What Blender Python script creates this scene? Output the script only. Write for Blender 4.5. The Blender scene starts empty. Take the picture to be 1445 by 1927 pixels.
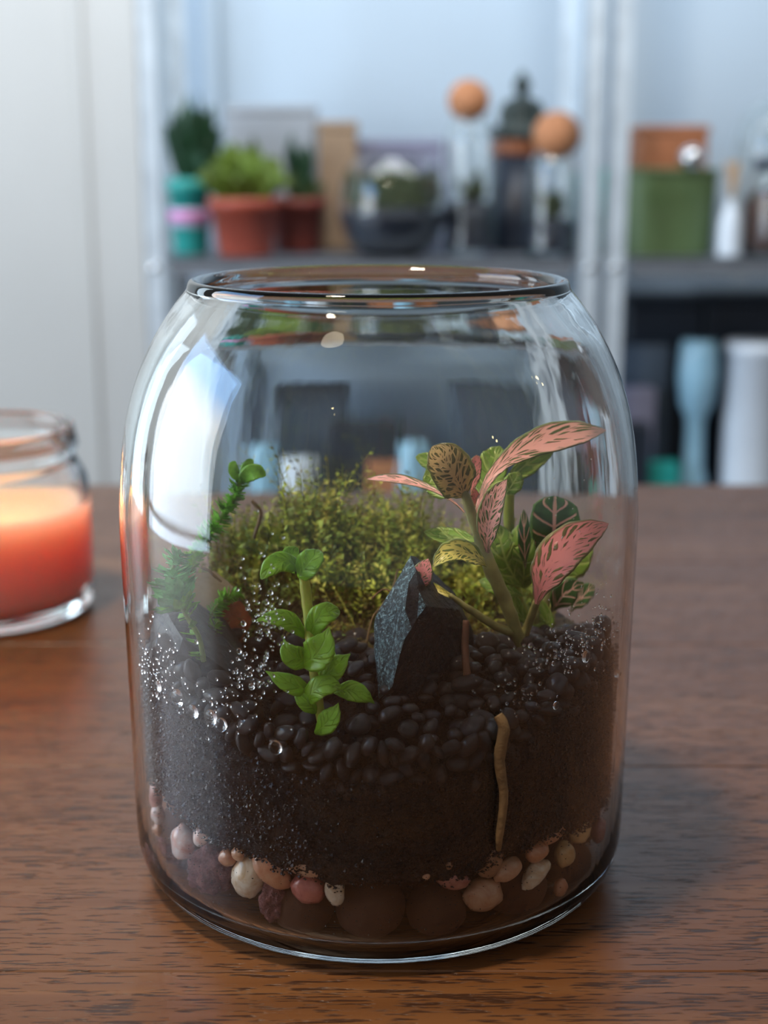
import bpy, bmesh, math, random
import numpy as np
from mathutils import Vector, Matrix, noise
R = random.Random(7)
PI = math.pi
sc = bpy.context.scene
COL = sc.collection

# ------------------------------------------------------------------ camera
F = 2700.0; PITCH = math.radians(13.8); D = 0.433; H = 0.221
cd = bpy.data.cameras.new('camera'); cam = bpy.data.objects.new('camera', cd); COL.objects.link(cam)
cam.location = (0, -D, H); cam.rotation_euler = (PI/2 - PITCH, 0, 0)
cd.sensor_fit = 'VERTICAL'; cd.sensor_height = 36; cd.lens = 36*F/1927; cd.clip_start = .01; cd.clip_end = 50
cd.dof.use_dof = True; cd.dof.focus_distance = .405; cd.dof.aperture_fstop = 8.3
sc.camera = cam
# ------------------------------------------------------------------ world, lights, exposure
w = bpy.data.worlds.new('world'); sc.world = w; w.use_nodes = True
w.node_tree.nodes['Background'].inputs[0].default_value = (.56, .56, .57, 1)
w.node_tree.nodes['Background'].inputs[1].default_value = .38
sc.view_settings.view_transform = 'Standard'; sc.view_settings.look = 'None'
sc.view_settings.exposure = 0.0; sc.view_settings.gamma = 1; sc.view_settings.use_curve_mapping = False
WIN_X = -1.75; WIN_Y = .14; WIN_Z = .46; WIN_W = 1.34; WIN_H = 1.62
la = bpy.data.lights.new('window_daylight', 'AREA'); lo = bpy.data.objects.new('window_daylight', la); COL.objects.link(lo)
la.shape = 'RECTANGLE'; la.size = WIN_H; la.size_y = WIN_W; la.energy = 55; la.color = (1, 1, 1)
lo.location = (WIN_X - .05, WIN_Y, WIN_Z); lo.rotation_euler = (0, -PI/2, 0)
la.use_nodes = True; t_ = la.node_tree; em = t_.nodes['Emission']       # daylight outside: blue sky above a sunlit white facade
ge = t_.nodes.new('ShaderNodeNewGeometry'); sx = t_.nodes.new('ShaderNodeSeparateXYZ'); cr = t_.nodes.new('ShaderNodeValToRGB')
t_.links.new(ge.outputs['Parametric'], sx.inputs[0]); t_.links.new(sx.outputs[0], cr.inputs[0]); 
bk = t_.nodes.new('ShaderNodeTexBrick'); mpn = t_.nodes.new('ShaderNodeMapping'); mxn = t_.nodes.new('ShaderNodeMix'); mxn.data_type = 'RGBA'; mxn.blend_type = 'MULTIPLY'; mrn = t_.nodes.new('ShaderNodeMapRange')
t_.links.new(ge.outputs['Parametric'], mpn.inputs[0]); mpn.inputs['Rotation'].default_value = (0, 0, PI/2); mpn.inputs['Scale'].default_value = (9, 7, 1); t_.links.new(mpn.outputs[0], bk.inputs[0])
bk.inputs['Color1'].default_value = (.92, .95, 1, 1); bk.inputs['Color2'].default_value = (.50, .58, .68, 1); bk.inputs['Mortar'].default_value = (1, 1, 1, 1); bk.inputs['Scale'].default_value = 3; bk.inputs['Mortar Size'].default_value = .07
t_.links.new(sx.outputs[0], mrn.inputs[0]); mrn.inputs[1].default_value = .56; mrn.inputs[2].default_value = .50       # facade windows below the eaves line
t_.links.new(mrn.outputs[0], mxn.inputs[0]); t_.links.new(cr.outputs[0], mxn.inputs[6]); t_.links.new(bk.outputs[0], mxn.inputs[7]); t_.links.new(mxn.outputs[2], em.inputs[0])
for i_, (p_, c_) in enumerate([(0.0, (.55, .70, .90, 1)), (.30, (.90, .96, 1, 1)), (.62, (1, 1, 1, 1)), (.8, (.30, .56, 1, 1))]):
    e_ = cr.color_ramp.elements if i_ < 2 else [*cr.color_ramp.elements, cr.color_ramp.elements.new(p_)]
    e_ = cr.color_ramp.elements[i_]; e_.position = p_; e_.color = c_
lb = bpy.data.lights.new('added_wall_wash', 'AREA'); l2 = bpy.data.objects.new('added_wall_wash', lb); COL.objects.link(l2)
lb.shape = 'RECTANGLE'; lb.size = 1.7; lb.size_y = .25; lb.energy = 13.5; lb.color = (.90, .95, 1.0)      # soft light added to wash the back wall from above
l2.location = (.0, 1.15, .98); l2.rotation_euler = (math.radians(74), 0, 0)
lc = bpy.data.lights.new('second_window_daylight', 'AREA'); l3 = bpy.data.objects.new('second_window_daylight', lc); COL.objects.link(l3)
lc.shape = 'RECTANGLE'; lc.size = 1.5; lc.size_y = .56; lc.energy = 13; lc.color = (.70, .87, 1.0)
l3.location = (WIN_X - .05, 1.42, WIN_Z); l3.rotation_euler = (0, -PI/2, 0)
ld = bpy.data.lights.new('added_top_light', 'AREA'); l4 = bpy.data.objects.new('added_top_light', ld); COL.objects.link(l4)
ld.shape = 'DISK'; ld.size = .20; ld.energy = 17; ld.color = (1.0, .84, .64)  # overhead light added to brighten the plants through the jar mouth
l4.location = (-.42, -.30, 1.62); l4.rotation_euler = (math.radians(10), math.radians(-12), 0)
try:
    sc.cycles.max_bounces = 14; sc.cycles.transmission_bounces = 12; sc.cycles.transparent_max_bounces = 24
    sc.cycles.diffuse_bounces = 4; sc.cycles.glossy_bounces = 4
    sc.cycles.sample_clamp_indirect = 6; sc.cycles.use_denoising = True
except Exception: pass

# ------------------------------------------------------------------ pixel helpers (true depths)
def ray(px, py):
    u = (px-722.5)/F; v = (py-963.5)/F
    return Vector((u, math.cos(PITCH)-v*math.sin(PITCH), -math.sin(PITCH)-v*math.cos(PITCH)))
def at(px, py, Y):
    d = ray(px, py); t = (Y + D)/d.y
    return Vector((0, -D, H)) + d*t
def sz(npx, Y, py=1100): # metres of npx pixels at depth Y
    return npx/F*((Y+D)/ray(722, py).y)
JX = -.0016
def on_cyl(px, py, r):
    d = ray(px, py); o = Vector((-JX, -D, H))
    a = d.x**2+d.y**2; b = 2*(o.x*d.x+o.y*d.y); c = o.x**2+o.y**2-r*r
    k = b*b-4*a*c
    if k < 0: return None
    t = (-b-math.sqrt(k))/(2*a); p = o+d*t; p.x += JX
    return p

# ------------------------------------------------------------------ materials
class NT:
    def __init__(s, name):
        s.m = bpy.data.materials.new(name); s.m.use_nodes = True; s.t = s.m.node_tree; s.t.nodes.clear()
        s.out = s.n('ShaderNodeOutputMaterial')
    def n(s, typ, **kw):
        x = s.t.nodes.new(typ)
        for k, v in kw.items(): setattr(x, k, v)
        return x
    def l(s, a, b): s.t.links.new(a, b)
    def val(s, sock, v):
        if hasattr(v, 'is_linked') or isinstance(v, bpy.types.NodeSocket): s.l(v, sock)
        else: sock.default_value = v
    def math(s, op, a, b=0.0, c=None, clamp=False):
        x = s.n('ShaderNodeMath', operation=op); x.use_clamp = clamp
        s.val(x.inputs[0], a); s.val(x.inputs[1], b)
        if c is not None: s.val(x.inputs[2], c)
        return x.outputs[0]
    def noise(s, scale, vec=None, detail=3, rough=.5, dist=0):
        x = s.n('ShaderNodeTexNoise'); x.inputs['Scale'].default_value = scale; x.inputs['Detail'].default_value = detail
        x.inputs['Roughness'].default_value = rough; x.inputs['Distortion'].default_value = dist
        if vec is not None: s.l(vec, x.inputs['Vector'])
        return x.outputs['Fac']
    def ramp(s, fac, stops):
        x = s.n('ShaderNodeValToRGB'); s.l(fac, x.inputs[0]); e = x.color_ramp.elements
        while len(e) < len(stops): e.new(.5)
        for i, (p, c) in enumerate(stops):
            e[i].position = p; e[i].color = (*c, 1) if len(c) == 3 else c
        return x.outputs[0]
    def mix(s, fac, a, b):
        x = s.n('ShaderNodeMix', data_type='RGBA')
        s.val(x.inputs[0], fac)
        for i, v in ((6, a), (7, b)):
            if isinstance(v, bpy.types.NodeSocket): s.l(v, x.inputs[i])
            else: x.inputs[i].default_value = (*v[:3], 1)
        return x.outputs[2]
    def coord(s, kind='Object', scale=None):
        c = s.n('ShaderNodeTexCoord').outputs[kind]
        if scale:
            m = s.n('ShaderNodeMapping'); s.l(c, m.inputs[0]); m.inputs['Scale'].default_value = scale; c = m.outputs[0]
        return c
    def bump(s, h, dist=.001, strength=1):
        b = s.n('ShaderNodeBump'); s.l(h, b.inputs['Height']); b.inputs['Distance'].default_value = dist; b.inputs['Strength'].default_value = strength
        return b.outputs[0]
    def pbsdf(s, color, rough=.5, normal=None, **kw):
        p = s.n('ShaderNodeBsdfPrincipled')
        if isinstance(color, bpy.types.NodeSocket): s.l(color, p.inputs['Base Color'])
        else: p.inputs['Base Color'].default_value = (*color[:3], 1)
        s.val(p.inputs['Roughness'], rough)
        if normal is not None: s.l(normal, p.inputs['Normal'])
        for k, v in kw.items():
            k = k.replace('_', ' ')
            if isinstance(v, tuple) and len(v) == 3 and k != 'Subsurface Radius': v = (*v, 1)
            p.inputs[k].default_value = v
        s.l(p.outputs[0], s.out.inputs[0]); return p

def plain(name, color, rough=.5, var=.15, scale=40, bump=0, kind='Object', **kw):
    n = NT(name); c = n.coord(kind); f = n.noise(scale, c, 4)
    d = tuple(x*(1-var) for x in color); b = tuple(min(1, x*(1+var)) for x in color)
    nm = n.bump(n.noise(scale*3, c, 5), bump) if bump else None
    n.pbsdf(n.ramp(f, [(.3, d), (.7, b)]), rough, nm, **kw); return n.m

def glass(name, ripple=0.0):
    n = NT(name); gs = n.n('ShaderNodeBsdfGlass'); gs.inputs['IOR'].default_value = 1.45; gs.inputs['Roughness'].default_value = 0; gs.inputs[0].default_value = (.992, 1, .996, 1)
    if ripple: n.l(n.bump(n.noise(1.0, n.coord('Object', (60, 60, 14)), 3), ripple), gs.inputs['Normal'])
    n.l(gs.outputs[0], n.out.inputs[0]); return n.m

def wood_mat():
    n = NT('walnut_wood'); oi = n.n('ShaderNodeObjectInfo'); c = n.n('ShaderNodeTexCoord').outputs['Object']
    off = n.n('ShaderNodeVectorMath', operation='MULTIPLY_ADD'); cmb = n.n('ShaderNodeCombineXYZ')
    for i in range(3): n.l(oi.outputs['Random'], cmb.inputs[i])
    n.l(cmb.outputs[0], off.inputs[0]); off.inputs[1].default_value = (9, 9, 9); n.l(c, off.inputs[2])
    def mp(s):
        m = n.n('ShaderNodeMapping'); n.l(off.outputs[0], m.inputs[0]); m.inputs['Scale'].default_value = s; return m.outputs[0]
    g1 = n.noise(1, mp((3, 42, 8)), 4, .55, .6)
    g2 = n.noise(1, mp((9, 210, 9)), 4, .6, .2)
    pores = n.noise(1, mp((95, 1100, 50)), 2, .5, .1)
    clump = n.noise(1, mp((7, 55, 9)), 3, .5, .5)
    base = n.ramp(g1, [(.28, (.125, .044, .012)), (.5, (.19, .070, .020)), (.72, (.27, .112, .034))])
    base = n.mix(n.math('MULTIPLY', g2, .5), base, (.125, .048, .016))
    tone = n.math('MULTIPLY_ADD', oi.outputs['Random'], .28, .0)
    base = n.mix(tone, base, (.16, .065, .032))
    pm = n.ramp(n.math('ADD', pores, n.math('MULTIPLY', clump, .28)), [(.70, (0, 0, 0)), (.765, (1, 1, 1))])
    colr = n.mix(n.math('MULTIPLY', pm, .82), base, (.03, .012, .007))
    h = n.math('SUBTRACT', n.math('MULTIPLY', g2, .3), n.math('MULTIPLY', pm, .8))
    n.pbsdf(colr, n.math('MULTIPLY_ADD', g2, .2, .24), n.bump(h, .0002), Specular_IOR_Level=.45); return n.m

def leaf_mat(name, green, vein, thr=.10, rim=True, mid=.05, sc_=(9, 5), gvar=.35, rough=.38, back=None):
    """veined leaf, drawn on the leaf's own UV: u along, v across"""
    n = NT(name); uv = n.n('ShaderNodeUVMap'); sp = n.n('ShaderNodeSeparateXYZ'); n.l(uv.outputs[0], sp.inputs[0])
    u = sp.outputs[0]; av = n.math('ABSOLUTE', n.math('MULTIPLY_ADD', sp.outputs[1], 2, -1))
    q = n.math('SUBTRACT', n.math('MULTIPLY', u, sc_[0]), n.math('MULTIPLY', av, sc_[0]*.30))
    nz = n.noise(1.0, n.coord('UV', (6, 5, 1)), 3)
    cmb = n.n('ShaderNodeCombineXYZ'); n.l(n.math('ADD', q, n.math('MULTIPLY', nz, 1.0)), cmb.inputs[0]); n.l(n.math('MULTIPLY_ADD', sp.outputs[1], sc_[1], n.math('MULTIPLY', nz, .6)), cmb.inputs[1])
    oi = n.n('ShaderNodeObjectInfo'); n.l(n.math('MULTIPLY', oi.outputs['Random'], 20), cmb.inputs[2])
    vo = n.n('ShaderNodeTexVoronoi', feature='DISTANCE_TO_EDGE'); vo.inputs['Scale'].default_value = 1; n.l(cmb.outputs[0], vo.inputs['Vector'])
    net = n.math('LESS_THAN', vo.outputs[0], thr)
    mr = n.n('ShaderNodeMapRange'); n.l(vo.outputs[0], mr.inputs[0]); mr.inputs[1].default_value = thr+.05; mr.inputs[2].default_value = thr-.02
    lat = n.math('ABSOLUTE', n.math('SUBTRACT', n.math('FRACT', n.math('MULTIPLY', q, .62)), .5))
    lm = n.n('ShaderNodeMapRange'); n.l(lat, lm.inputs[0]); lm.inputs[1].default_value = .11; lm.inputs[2].default_value = .05
    mm = n.n('ShaderNodeMapRange'); n.l(av, mm.inputs[0]); mm.inputs[1].default_value = mid+.03; mm.inputs[2].default_value = mid
    mask = n.math('MAXIMUM', n.math('MAXIMUM', mr.outputs[0], lm.outputs[0]), mm.outputs[0])
    if rim:
        rm = n.n('ShaderNodeMapRange'); n.l(av, rm.inputs[0]); rm.inputs[1].default_value = .93; rm.inputs[2].default_value = .82
        mask = n.math('MULTIPLY', mask, rm.outputs[0])
    g = n.ramp(n.noise(3, n.coord('UV'), 4), [(.3, tuple(x*(1-gvar) for x in green)), (.7, tuple(x*(1+gvar) for x in green))])
    c = n.mix(mask, g, vein)
    n.pbsdf(c, rough, n.bump(n.math('MULTIPLY', mask, -1), .0003), Subsurface_Weight=.25, Subsurface_Radius=(.002, .002, .001), Subsurface_Scale=.5); return n.m

M = {}
M['glass'] = glass('clear_jar_glass', ripple=.0001)
M['glass2'] = glass('clear_bottle_glass')
M['wood'] = wood_mat()
M['wall'] = plain('pale_wall_paint', (.47, .58, .68), .85, .03, 3, .0005)
M['wallb'] = plain('warm_pale_paint', (.52, .525, .51), .85, .03, 3, .0005)
M['floor'] = plain('grey_floor', (.13, .12, .13), .5, .2, 5)
M['steel'] = plain('galvanised_steel', (.66, .76, .84), .38, .12, 30, Metallic=.3)
M['shelf'] = plain('galvanised_shelf_sheet', (.24, .27, .31), .42, .1, 30, Metallic=.5)
M['terra'] = plain('terracotta_plastic', (.38, .072, .04), .42, .12, 30)
M['terra2'] = plain('dark_terracotta_plastic', (.22, .04, .025), .45, .12, 30)
M['teal'] = plain('teal_plastic', (.02, .33, .30), .35, .1, 30)
M['pink'] = plain('pink_band', (.75, .22, .55), .5, .1, 20)
M['lilac'] = plain('lilac_band', (.60, .62, .80), .5, .1, 20)
M['dgreen'] = plain('dark_green_leaf', (.012, .055, .022), .5, .3, 60)
M['bgreen'] = plain('bright_green_leaf', (.15, .24, .035), .5, .35, 60)
M['ogreen'] = plain('olive_leaf', (.05, .075, .02), .6, .3, 60)
M['cork'] = plain('cork', (.46, .20, .09), .75, .22, 120, .0006)
M['darkpot'] = plain('dark_blue_stoneware', (.022, .032, .055), .35, .2, 20)
M['copper'] = plain('copper_lid', (.36, .13, .06), .4, .15, 20)
M['orn'] = plain('dark_green_ceramic', (.035, .055, .055), .5, .2, 20)
M['kraft'] = plain('kraft_card', (.33, .23, .15), .7, .1, 20)
M['greybox'] = plain('grey_plastic', (.36, .40, .45), .55, .05, 20)
M['terrabox'] = plain('orange_brown_basket', (.40, .15, .065), .6, .15, 40)
M['bucket'] = plain('green_bucket_plastic', (.11, .18, .075), .45, .1, 20)
M['white'] = plain('white_glazed', (.74, .84, .94), .3, .04, 20)
M['pblue'] = plain('pale_blue_plastic', (.30, .55, .72), .25, .06, 20)
M['navy'] = plain('navy_plastic', (.014, .022, .036), .45, .2, 20)
M['navy2'] = plain('slate_blue_plastic', (.07, .10, .14), .5, .15, 20)
M['purple'] = plain('lilac_grey_plastic', (.25, .26, .38), .5, .1, 20)
M['reed'] = plain('pale_reed', (.50, .34, .20), .7, .1, 20)
M['brownsoil'] = plain('brown_bark', (.09, .035, .02), .8, .4, 90, .003)
M['chrome'] = plain('bright_screw', (.75, .78, .8), .15, .05, 20, Metallic=1.0)
M['wax'] = plain('salmon_wax', (1.0, .47, .42), .42, .06, 22, Subsurface_Weight=1.0, Subsurface_Radius=(.055, .028, .023), Subsurface_Scale=1.0)
M['wick'] = plain('charred_wick', (.02, .015, .012), .9)
def emit(name, c, s):
    n = NT(name); e = n.n('ShaderNodeEmission'); e.inputs[0].default_value = (*c, 1); e.inputs[1].default_value = s; n.l(e.outputs[0], n.out.inputs[0]); return n.m
M['flame'] = emit('candle_flame', (1, .45, .14), 110)
M['bulb'] = emit('lit_bulb', (1, .83, .42), 34)
def soil_mat():
    n = NT('dark_soil'); c = n.coord('Object')
    f = n.noise(420, c, 5, .65); g = n.noise(60, c, 3)
    col = n.ramp(f, [(.32, (.003, .001, .002)), (.58, (.008, .004, .006)), (.74, (.025, .014, .018)), (.85, (.07, .045, .045))])
    n.pbsdf(n.mix(n.math('MULTIPLY', g, .5), col, (.008, .004, .005)), .62, n.bump(f, .0018), Specular_IOR_Level=.5); return n.m
M['soil'] = soil_mat()
M['crumb'] = plain('soil_crumb', (.008, .004, .0065), .42, .85, 420, kind='Object', Specular_IOR_Level=.35)
def pebble_mat(name, col, col2, rough=.28, scale=160, coat=.35):
    n = NT(name); c = n.coord('Object'); oi = n.n('ShaderNodeObjectInfo')
    f = n.noise(scale, c, 4, .6, .8); f2 = n.noise(scale*4, c, 2)
    cc = n.ramp(f, [(.35, col), (.62, col2)])
    hs = n.n('ShaderNodeHueSaturation'); n.l(cc, hs.inputs['Color']); n.l(n.math('MULTIPLY_ADD', oi.outputs['Random'], .4, .9), hs.inputs['Value'])
    n.pbsdf(hs.outputs[0], rough, n.bump(f2, .0002), Coat_Weight=coat, Coat_Roughness=.12); return n.m
M['gravel'] = pebble_mat('wet_black_gravel', (.015, .010, .012), (.042, .029, .029), .34, 260, .35)
M['p_cream'] = pebble_mat('cream_pebble', (.62, .42, .24), (.82, .74, .62), .25)
M['p_white'] = pebble_mat('white_pink_pebble', (.72, .34, .26), (.86, .78, .76), .25, 110)
M['p_orange'] = pebble_mat('orange_pebble', (.55, .20, .10), (.66, .34, .20), .28)
M['p_pink'] = pebble_mat('pink_pebble', (.42, .12, .10), (.58, .26, .21), .28)
M['p_red'] = pebble_mat('dusty_red_pebble', (.34, .09, .075), (.44, .15, .12), .35)
M['p_peach'] = pebble_mat('peach_pebble', (.58, .28, .16), (.70, .43, .28), .3)
M['p_yellow'] = pebble_mat('yellow_pebble', (.60, .36, .15), (.72, .52, .28), .3)
M['p_tan'] = pebble_mat('tan_pebble', (.26, .12, .065), (.42, .23, .14), .35)
M['clay'] = plain('fired_clay_ball', (.24, .10, .055), .8, .25, 220, .0007)
M['lava'] = plain('purple_lava_stone', (.28, .12, .12), .85, .5, 380, .0022)
M['greyrock'] = plain('dark_grey_stone', (.022, .027, .034), .5, .35, 90, .0008)
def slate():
    n = NT('lit_sparkling_slate'); c = n.coord('Object'); f = n.noise(900, c, 5, .75); v = n.n('ShaderNodeTexVoronoi'); v.inputs['Scale'].default_value = 1500; n.l(c, v.inputs['Vector'])
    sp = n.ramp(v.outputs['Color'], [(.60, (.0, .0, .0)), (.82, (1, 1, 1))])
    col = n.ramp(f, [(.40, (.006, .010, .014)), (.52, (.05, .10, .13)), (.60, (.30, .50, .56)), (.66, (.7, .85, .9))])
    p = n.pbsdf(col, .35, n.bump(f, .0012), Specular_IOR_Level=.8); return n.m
M['slate'] = slate()  # sparkling slate with its lit look put into the colour
M['slate_shaded'] = plain('shaded_slate_side', (.016, .012, .015), .6, .6, 300, .0014)  # same slate with shade put into the colour
M['beige'] = plain('beige_flat_stone', (.52, .38, .25), .7, .12, 120, .0004)
M['shard'] = plain('terracotta_shard', (.40, .10, .035), .75, .35, 200, .0006)
M['stem'] = plain('green_brown_stem', (.33, .30, .11), .5, .35, 130, .0003, Subsurface_Weight=.15, Subsurface_Scale=.002)
M['sstem'] = plain('yellow_green_stem', (.38, .42, .055), .42, .2, 130, .0002, Subsurface_Weight=.3, Subsurface_Scale=.003)
M['root'] = plain('pale_root', (.20, .12, .05), .7, .3, 200, .0003)
M['twig'] = plain('red_brown_twig', (.16, .065, .035), .7, .3, 200, .0003)
M['fern'] = plain('fresh_fern_green', (.22, .50, .05), .45, .5, 260)
M['fernt'] = plain('bluish_fern_green', (.22, .60, .22), .45, .4, 260)
M['fstem'] = plain('fern_stem', (.22, .30, .06), .5, .2, 200)
M['l_pink'] = leaf_mat('fittonia_pink_leaf', (.12, .15, .04), (1.0, .46, .40), .14, True, .06, (12, 5))
M['l_pinkish'] = leaf_mat('fittonia_full_pink_leaf', (.20, .17, .06), (1.0, .33, .32), .17, True, .07, (11, 4.5))
M['l_dark'] = leaf_mat('fittonia_dark_leaf', (.035, .13, .025), (1.0, .55, .45), -.05, True, .06, (6, 1.2))
M['l_brown'] = leaf_mat('fittonia_olive_leaf', (.13, .11, .03), (.62, .42, .20), .13, True, .03, (12, 6))
M['l_green'] = leaf_mat('fittonia_green_leaf', (.20, .34, .035), (.44, .54, .13), .02, False, .05, (5, 2), .3)
M['l_gyel'] = leaf_mat('fittonia_yellow_net_leaf', (.18, .22, .04), (.80, .68, .18), .14, True, .06, (9, 5), .5)
M['succ'] = leaf_mat('succulent_leaf', (.24, .50, .03), (.27, .53, .04), .0, False, .03, (3, 1), .2, .30)
def vcol_mat(name, rough=.6):
    n = NT(name); a = n.n('ShaderNodeVertexColor'); a.layer_name = 'Col'
    n.pbsdf(a.outputs[0], rough, Subsurface_Weight=.15, Subsurface_Scale=.001); return n.m
M['moss'] = vcol_mat('moss_green'); M['dmoss'] = vcol_mat('dry_moss', .7)
def drop_mat():
    n = NT('water_drop'); g = n.n('ShaderNodeBsdfGlass'); g.inputs['IOR'].default_value = 1.33; g.inputs['Roughness'].default_value = 0
    n.l(g.outputs[0], n.out.inputs[0]); return n.m
M['drop'] = drop_mat()

# ------------------------------------------------------------------ object helpers
def tag(o, label, cat, group=None, kind=None):
    if label: o['label'] = label
    if cat: o['category'] = cat
    if group: o['group'] = group
    if kind: o['kind'] = kind
    return o
def link(name, me, mat=None, parent=None, loc=None):
    o = bpy.data.objects.new(name, me); COL.objects.link(o)
    if mat is not None and me is not None: me.materials.append(mat)
    if parent: o.parent = parent
    if loc is not None: o.location = loc
    return o
def thing(name, loc=(0, 0, 0), label=None, cat=None, group=None, rz=0):
    o = bpy.data.objects.new(name, None); COL.objects.link(o); o.location = loc; o.rotation_euler = (0, 0, rz); o.empty_display_size = .02
    return tag(o, label, cat, group)
def mesh(name, verts, faces, smooth=True, uvs=None, cols=None):
    me = bpy.data.meshes.new(name); me.from_pydata([tuple(v) for v in verts], [], faces)
    if smooth: me.polygons.foreach_set('use_smooth', [True]*len(me.polygons))
    if uvs is not None:
        ul = me.uv_layers.new(name='UVMap'); li = np.empty(len(me.loops), np.int32); me.loops.foreach_get('vertex_index', li)
        ul.data.foreach_set('uv', np.asarray(uvs, np.float32)[li].ravel())
    if cols is not None:
        ca = me.color_attributes.new('Col', 'FLOAT_COLOR', 'POINT'); ca.data.foreach_set('color', np.asarray(cols, np.float32).ravel())
    me.update(); return me
def from_bm(name, bm, smooth=False):
    me = bpy.data.meshes.new(name); bm.to_mesh(me); bm.free()
    if smooth: me.polygons.foreach_set('use_smooth', [True]*len(me.polygons))
    return me
def rel(o, V):   # world verts -> local of an unrotated parent
    return V - o.location
def box_bm(x0, x1, y0, y1, z0, z1, bev=.0, seg=2, bm=None):
    bm2 = bmesh.new(); bmesh.ops.create_cube(bm2, size=1)
    for v in bm2.verts: v.co = Vector(((x0+x1)/2+v.co.x*(x1-x0), (y0+y1)/2+v.co.y*(y1-y0), (z0+z1)/2+v.co.z*(z1-z0)))
    if bev: bmesh.ops.bevel(bm2, geom=bm2.edges[:], offset=bev, segments=seg, affect='EDGES', profile=.5)
    if bm is None: return bm2
    t = bpy.data.meshes.new('tmp'); bm2.to_mesh(t); bm2.free(); bm.from_mesh(t); bpy.data.meshes.remove(t); return bm
def lathe(prof, n=64, closed=False, squash=None):
    """surface of revolution from (r, z) pairs; r<=0 ends are poles"""
    V = []; Fc = []; rings = []
    for r, z in prof:
        if r <= 1e-7: rings.append([len(V)]); V.append((0, 0, z))
        else:
            rings.append(list(range(len(V), len(V)+n)))
            V += [(r*math.cos(2*PI*k/n), r*math.sin(2*PI*k/n), z) for k in range(n)]
    pr = list(zip(rings, rings[1:])) + ([(rings[-1], rings[0])] if closed else [])
    for a, b in pr:
        for k in range(n):
            k2 = (k+1) % n
            if len(a) == 1 and len(b) == 1: continue
            if len(a) == 1: Fc.append((a[0], b[k2], b[k]))
            elif len(b) == 1: Fc.append((a[k], a[k2], b[0]))
            else: Fc.append((a[k], a[k2], b[k2], b[k]))
    return V, Fc
def smooth_prof(P, sub=5):
    out = []
    for i in range(len(P)-1):
        p0 = P[max(i-1, 0)]; p1 = P[i]; p2 = P[i+1]; p3 = P[min(i+2, len(P)-1)]
        for s in range(sub):
            t = s/sub
            out.append(tuple(.5*((2*p1[k])+(-p0[k]+p2[k])*t+(2*p0[k]-5*p1[k]+4*p2[k]-p3[k])*t*t+(-p0[k]+3*p1[k]-3*p2[k]+p3[k])*t**3) for k in range(len(p1))))
    out.append(P[-1]); return out
def tube(pts, rad, n=8, sub=4, wob=0):
    P = smooth_prof([(*p, r) for p, r in zip(pts, rad)], sub)
    V = []; Fc = []; prev = None
    for i, q in enumerate(P):
        c = Vector(q[:3]); nx = Vector(P[min(i+1, len(P)-1)][:3]) - Vector(P[max(i-1, 0)][:3])
        if nx.length < 1e-9: nx = Vector((0, 0, 1))
        nx.normalize(); a = prev if prev is not None else nx.orthogonal()
        a = (a - nx*a.dot(nx)).normalized(); prev = a; b = nx.cross(a)
        for k in range(n):
            an = 2*PI*k/n; rr = q[3]*(1+wob*(noise.noise(c*400+Vector((k, 0, 0)))))
            V.append(c + a*math.cos(an)*rr + b*math.sin(an)*rr)
    m = len(P)
    for i in range(m-1):
        for k in range(n):
            k2 = (k+1) % n; Fc.append((i*n+k, i*n+k2, (i+1)*n+k2, (i+1)*n+k))
    Fc.append(tuple(range(n-1, -1, -1))); Fc.append(tuple((m-1)*n+k for k in range(n)))
    return V, Fc
def interp(tab, t):
    for (a, x), (b, y) in zip(tab, tab[1:]):
        if t <= b:
            s = (t-a)/(b-a); return x+(y-x)*(s*s*(3-2*s)*.5+s*.5)
    return tab[-1][1]
PROF = {'ovate': [(0, .10), (.10, .30), (.28, .82), (.48, 1), (.70, .88), (.86, .55), (.96, .2), (1, .02)],
        'long': [(0, .10), (.2, .22), (.4, .42), (.58, .80), (.75, 1), (.88, .80), (.97, .35), (1, .03)],
        'broad': [(0, .15), (.12, .5), (.3, .95), (.55, 1), (.8, .86), (.93, .5), (1, .05)],
        'succ': [(0, .22), (.15, .62), (.38, 1), (.6, .92), (.78, .60), (.9, .22), (1, .02)],
        'strap': [(0, .6), (.3, 1), (.7, .8), (1, .03)], 'round': [(0, .2), (.15, .75), (.45, 1), (.75, .85), (.92, .45), (1, .08)]}
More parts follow.
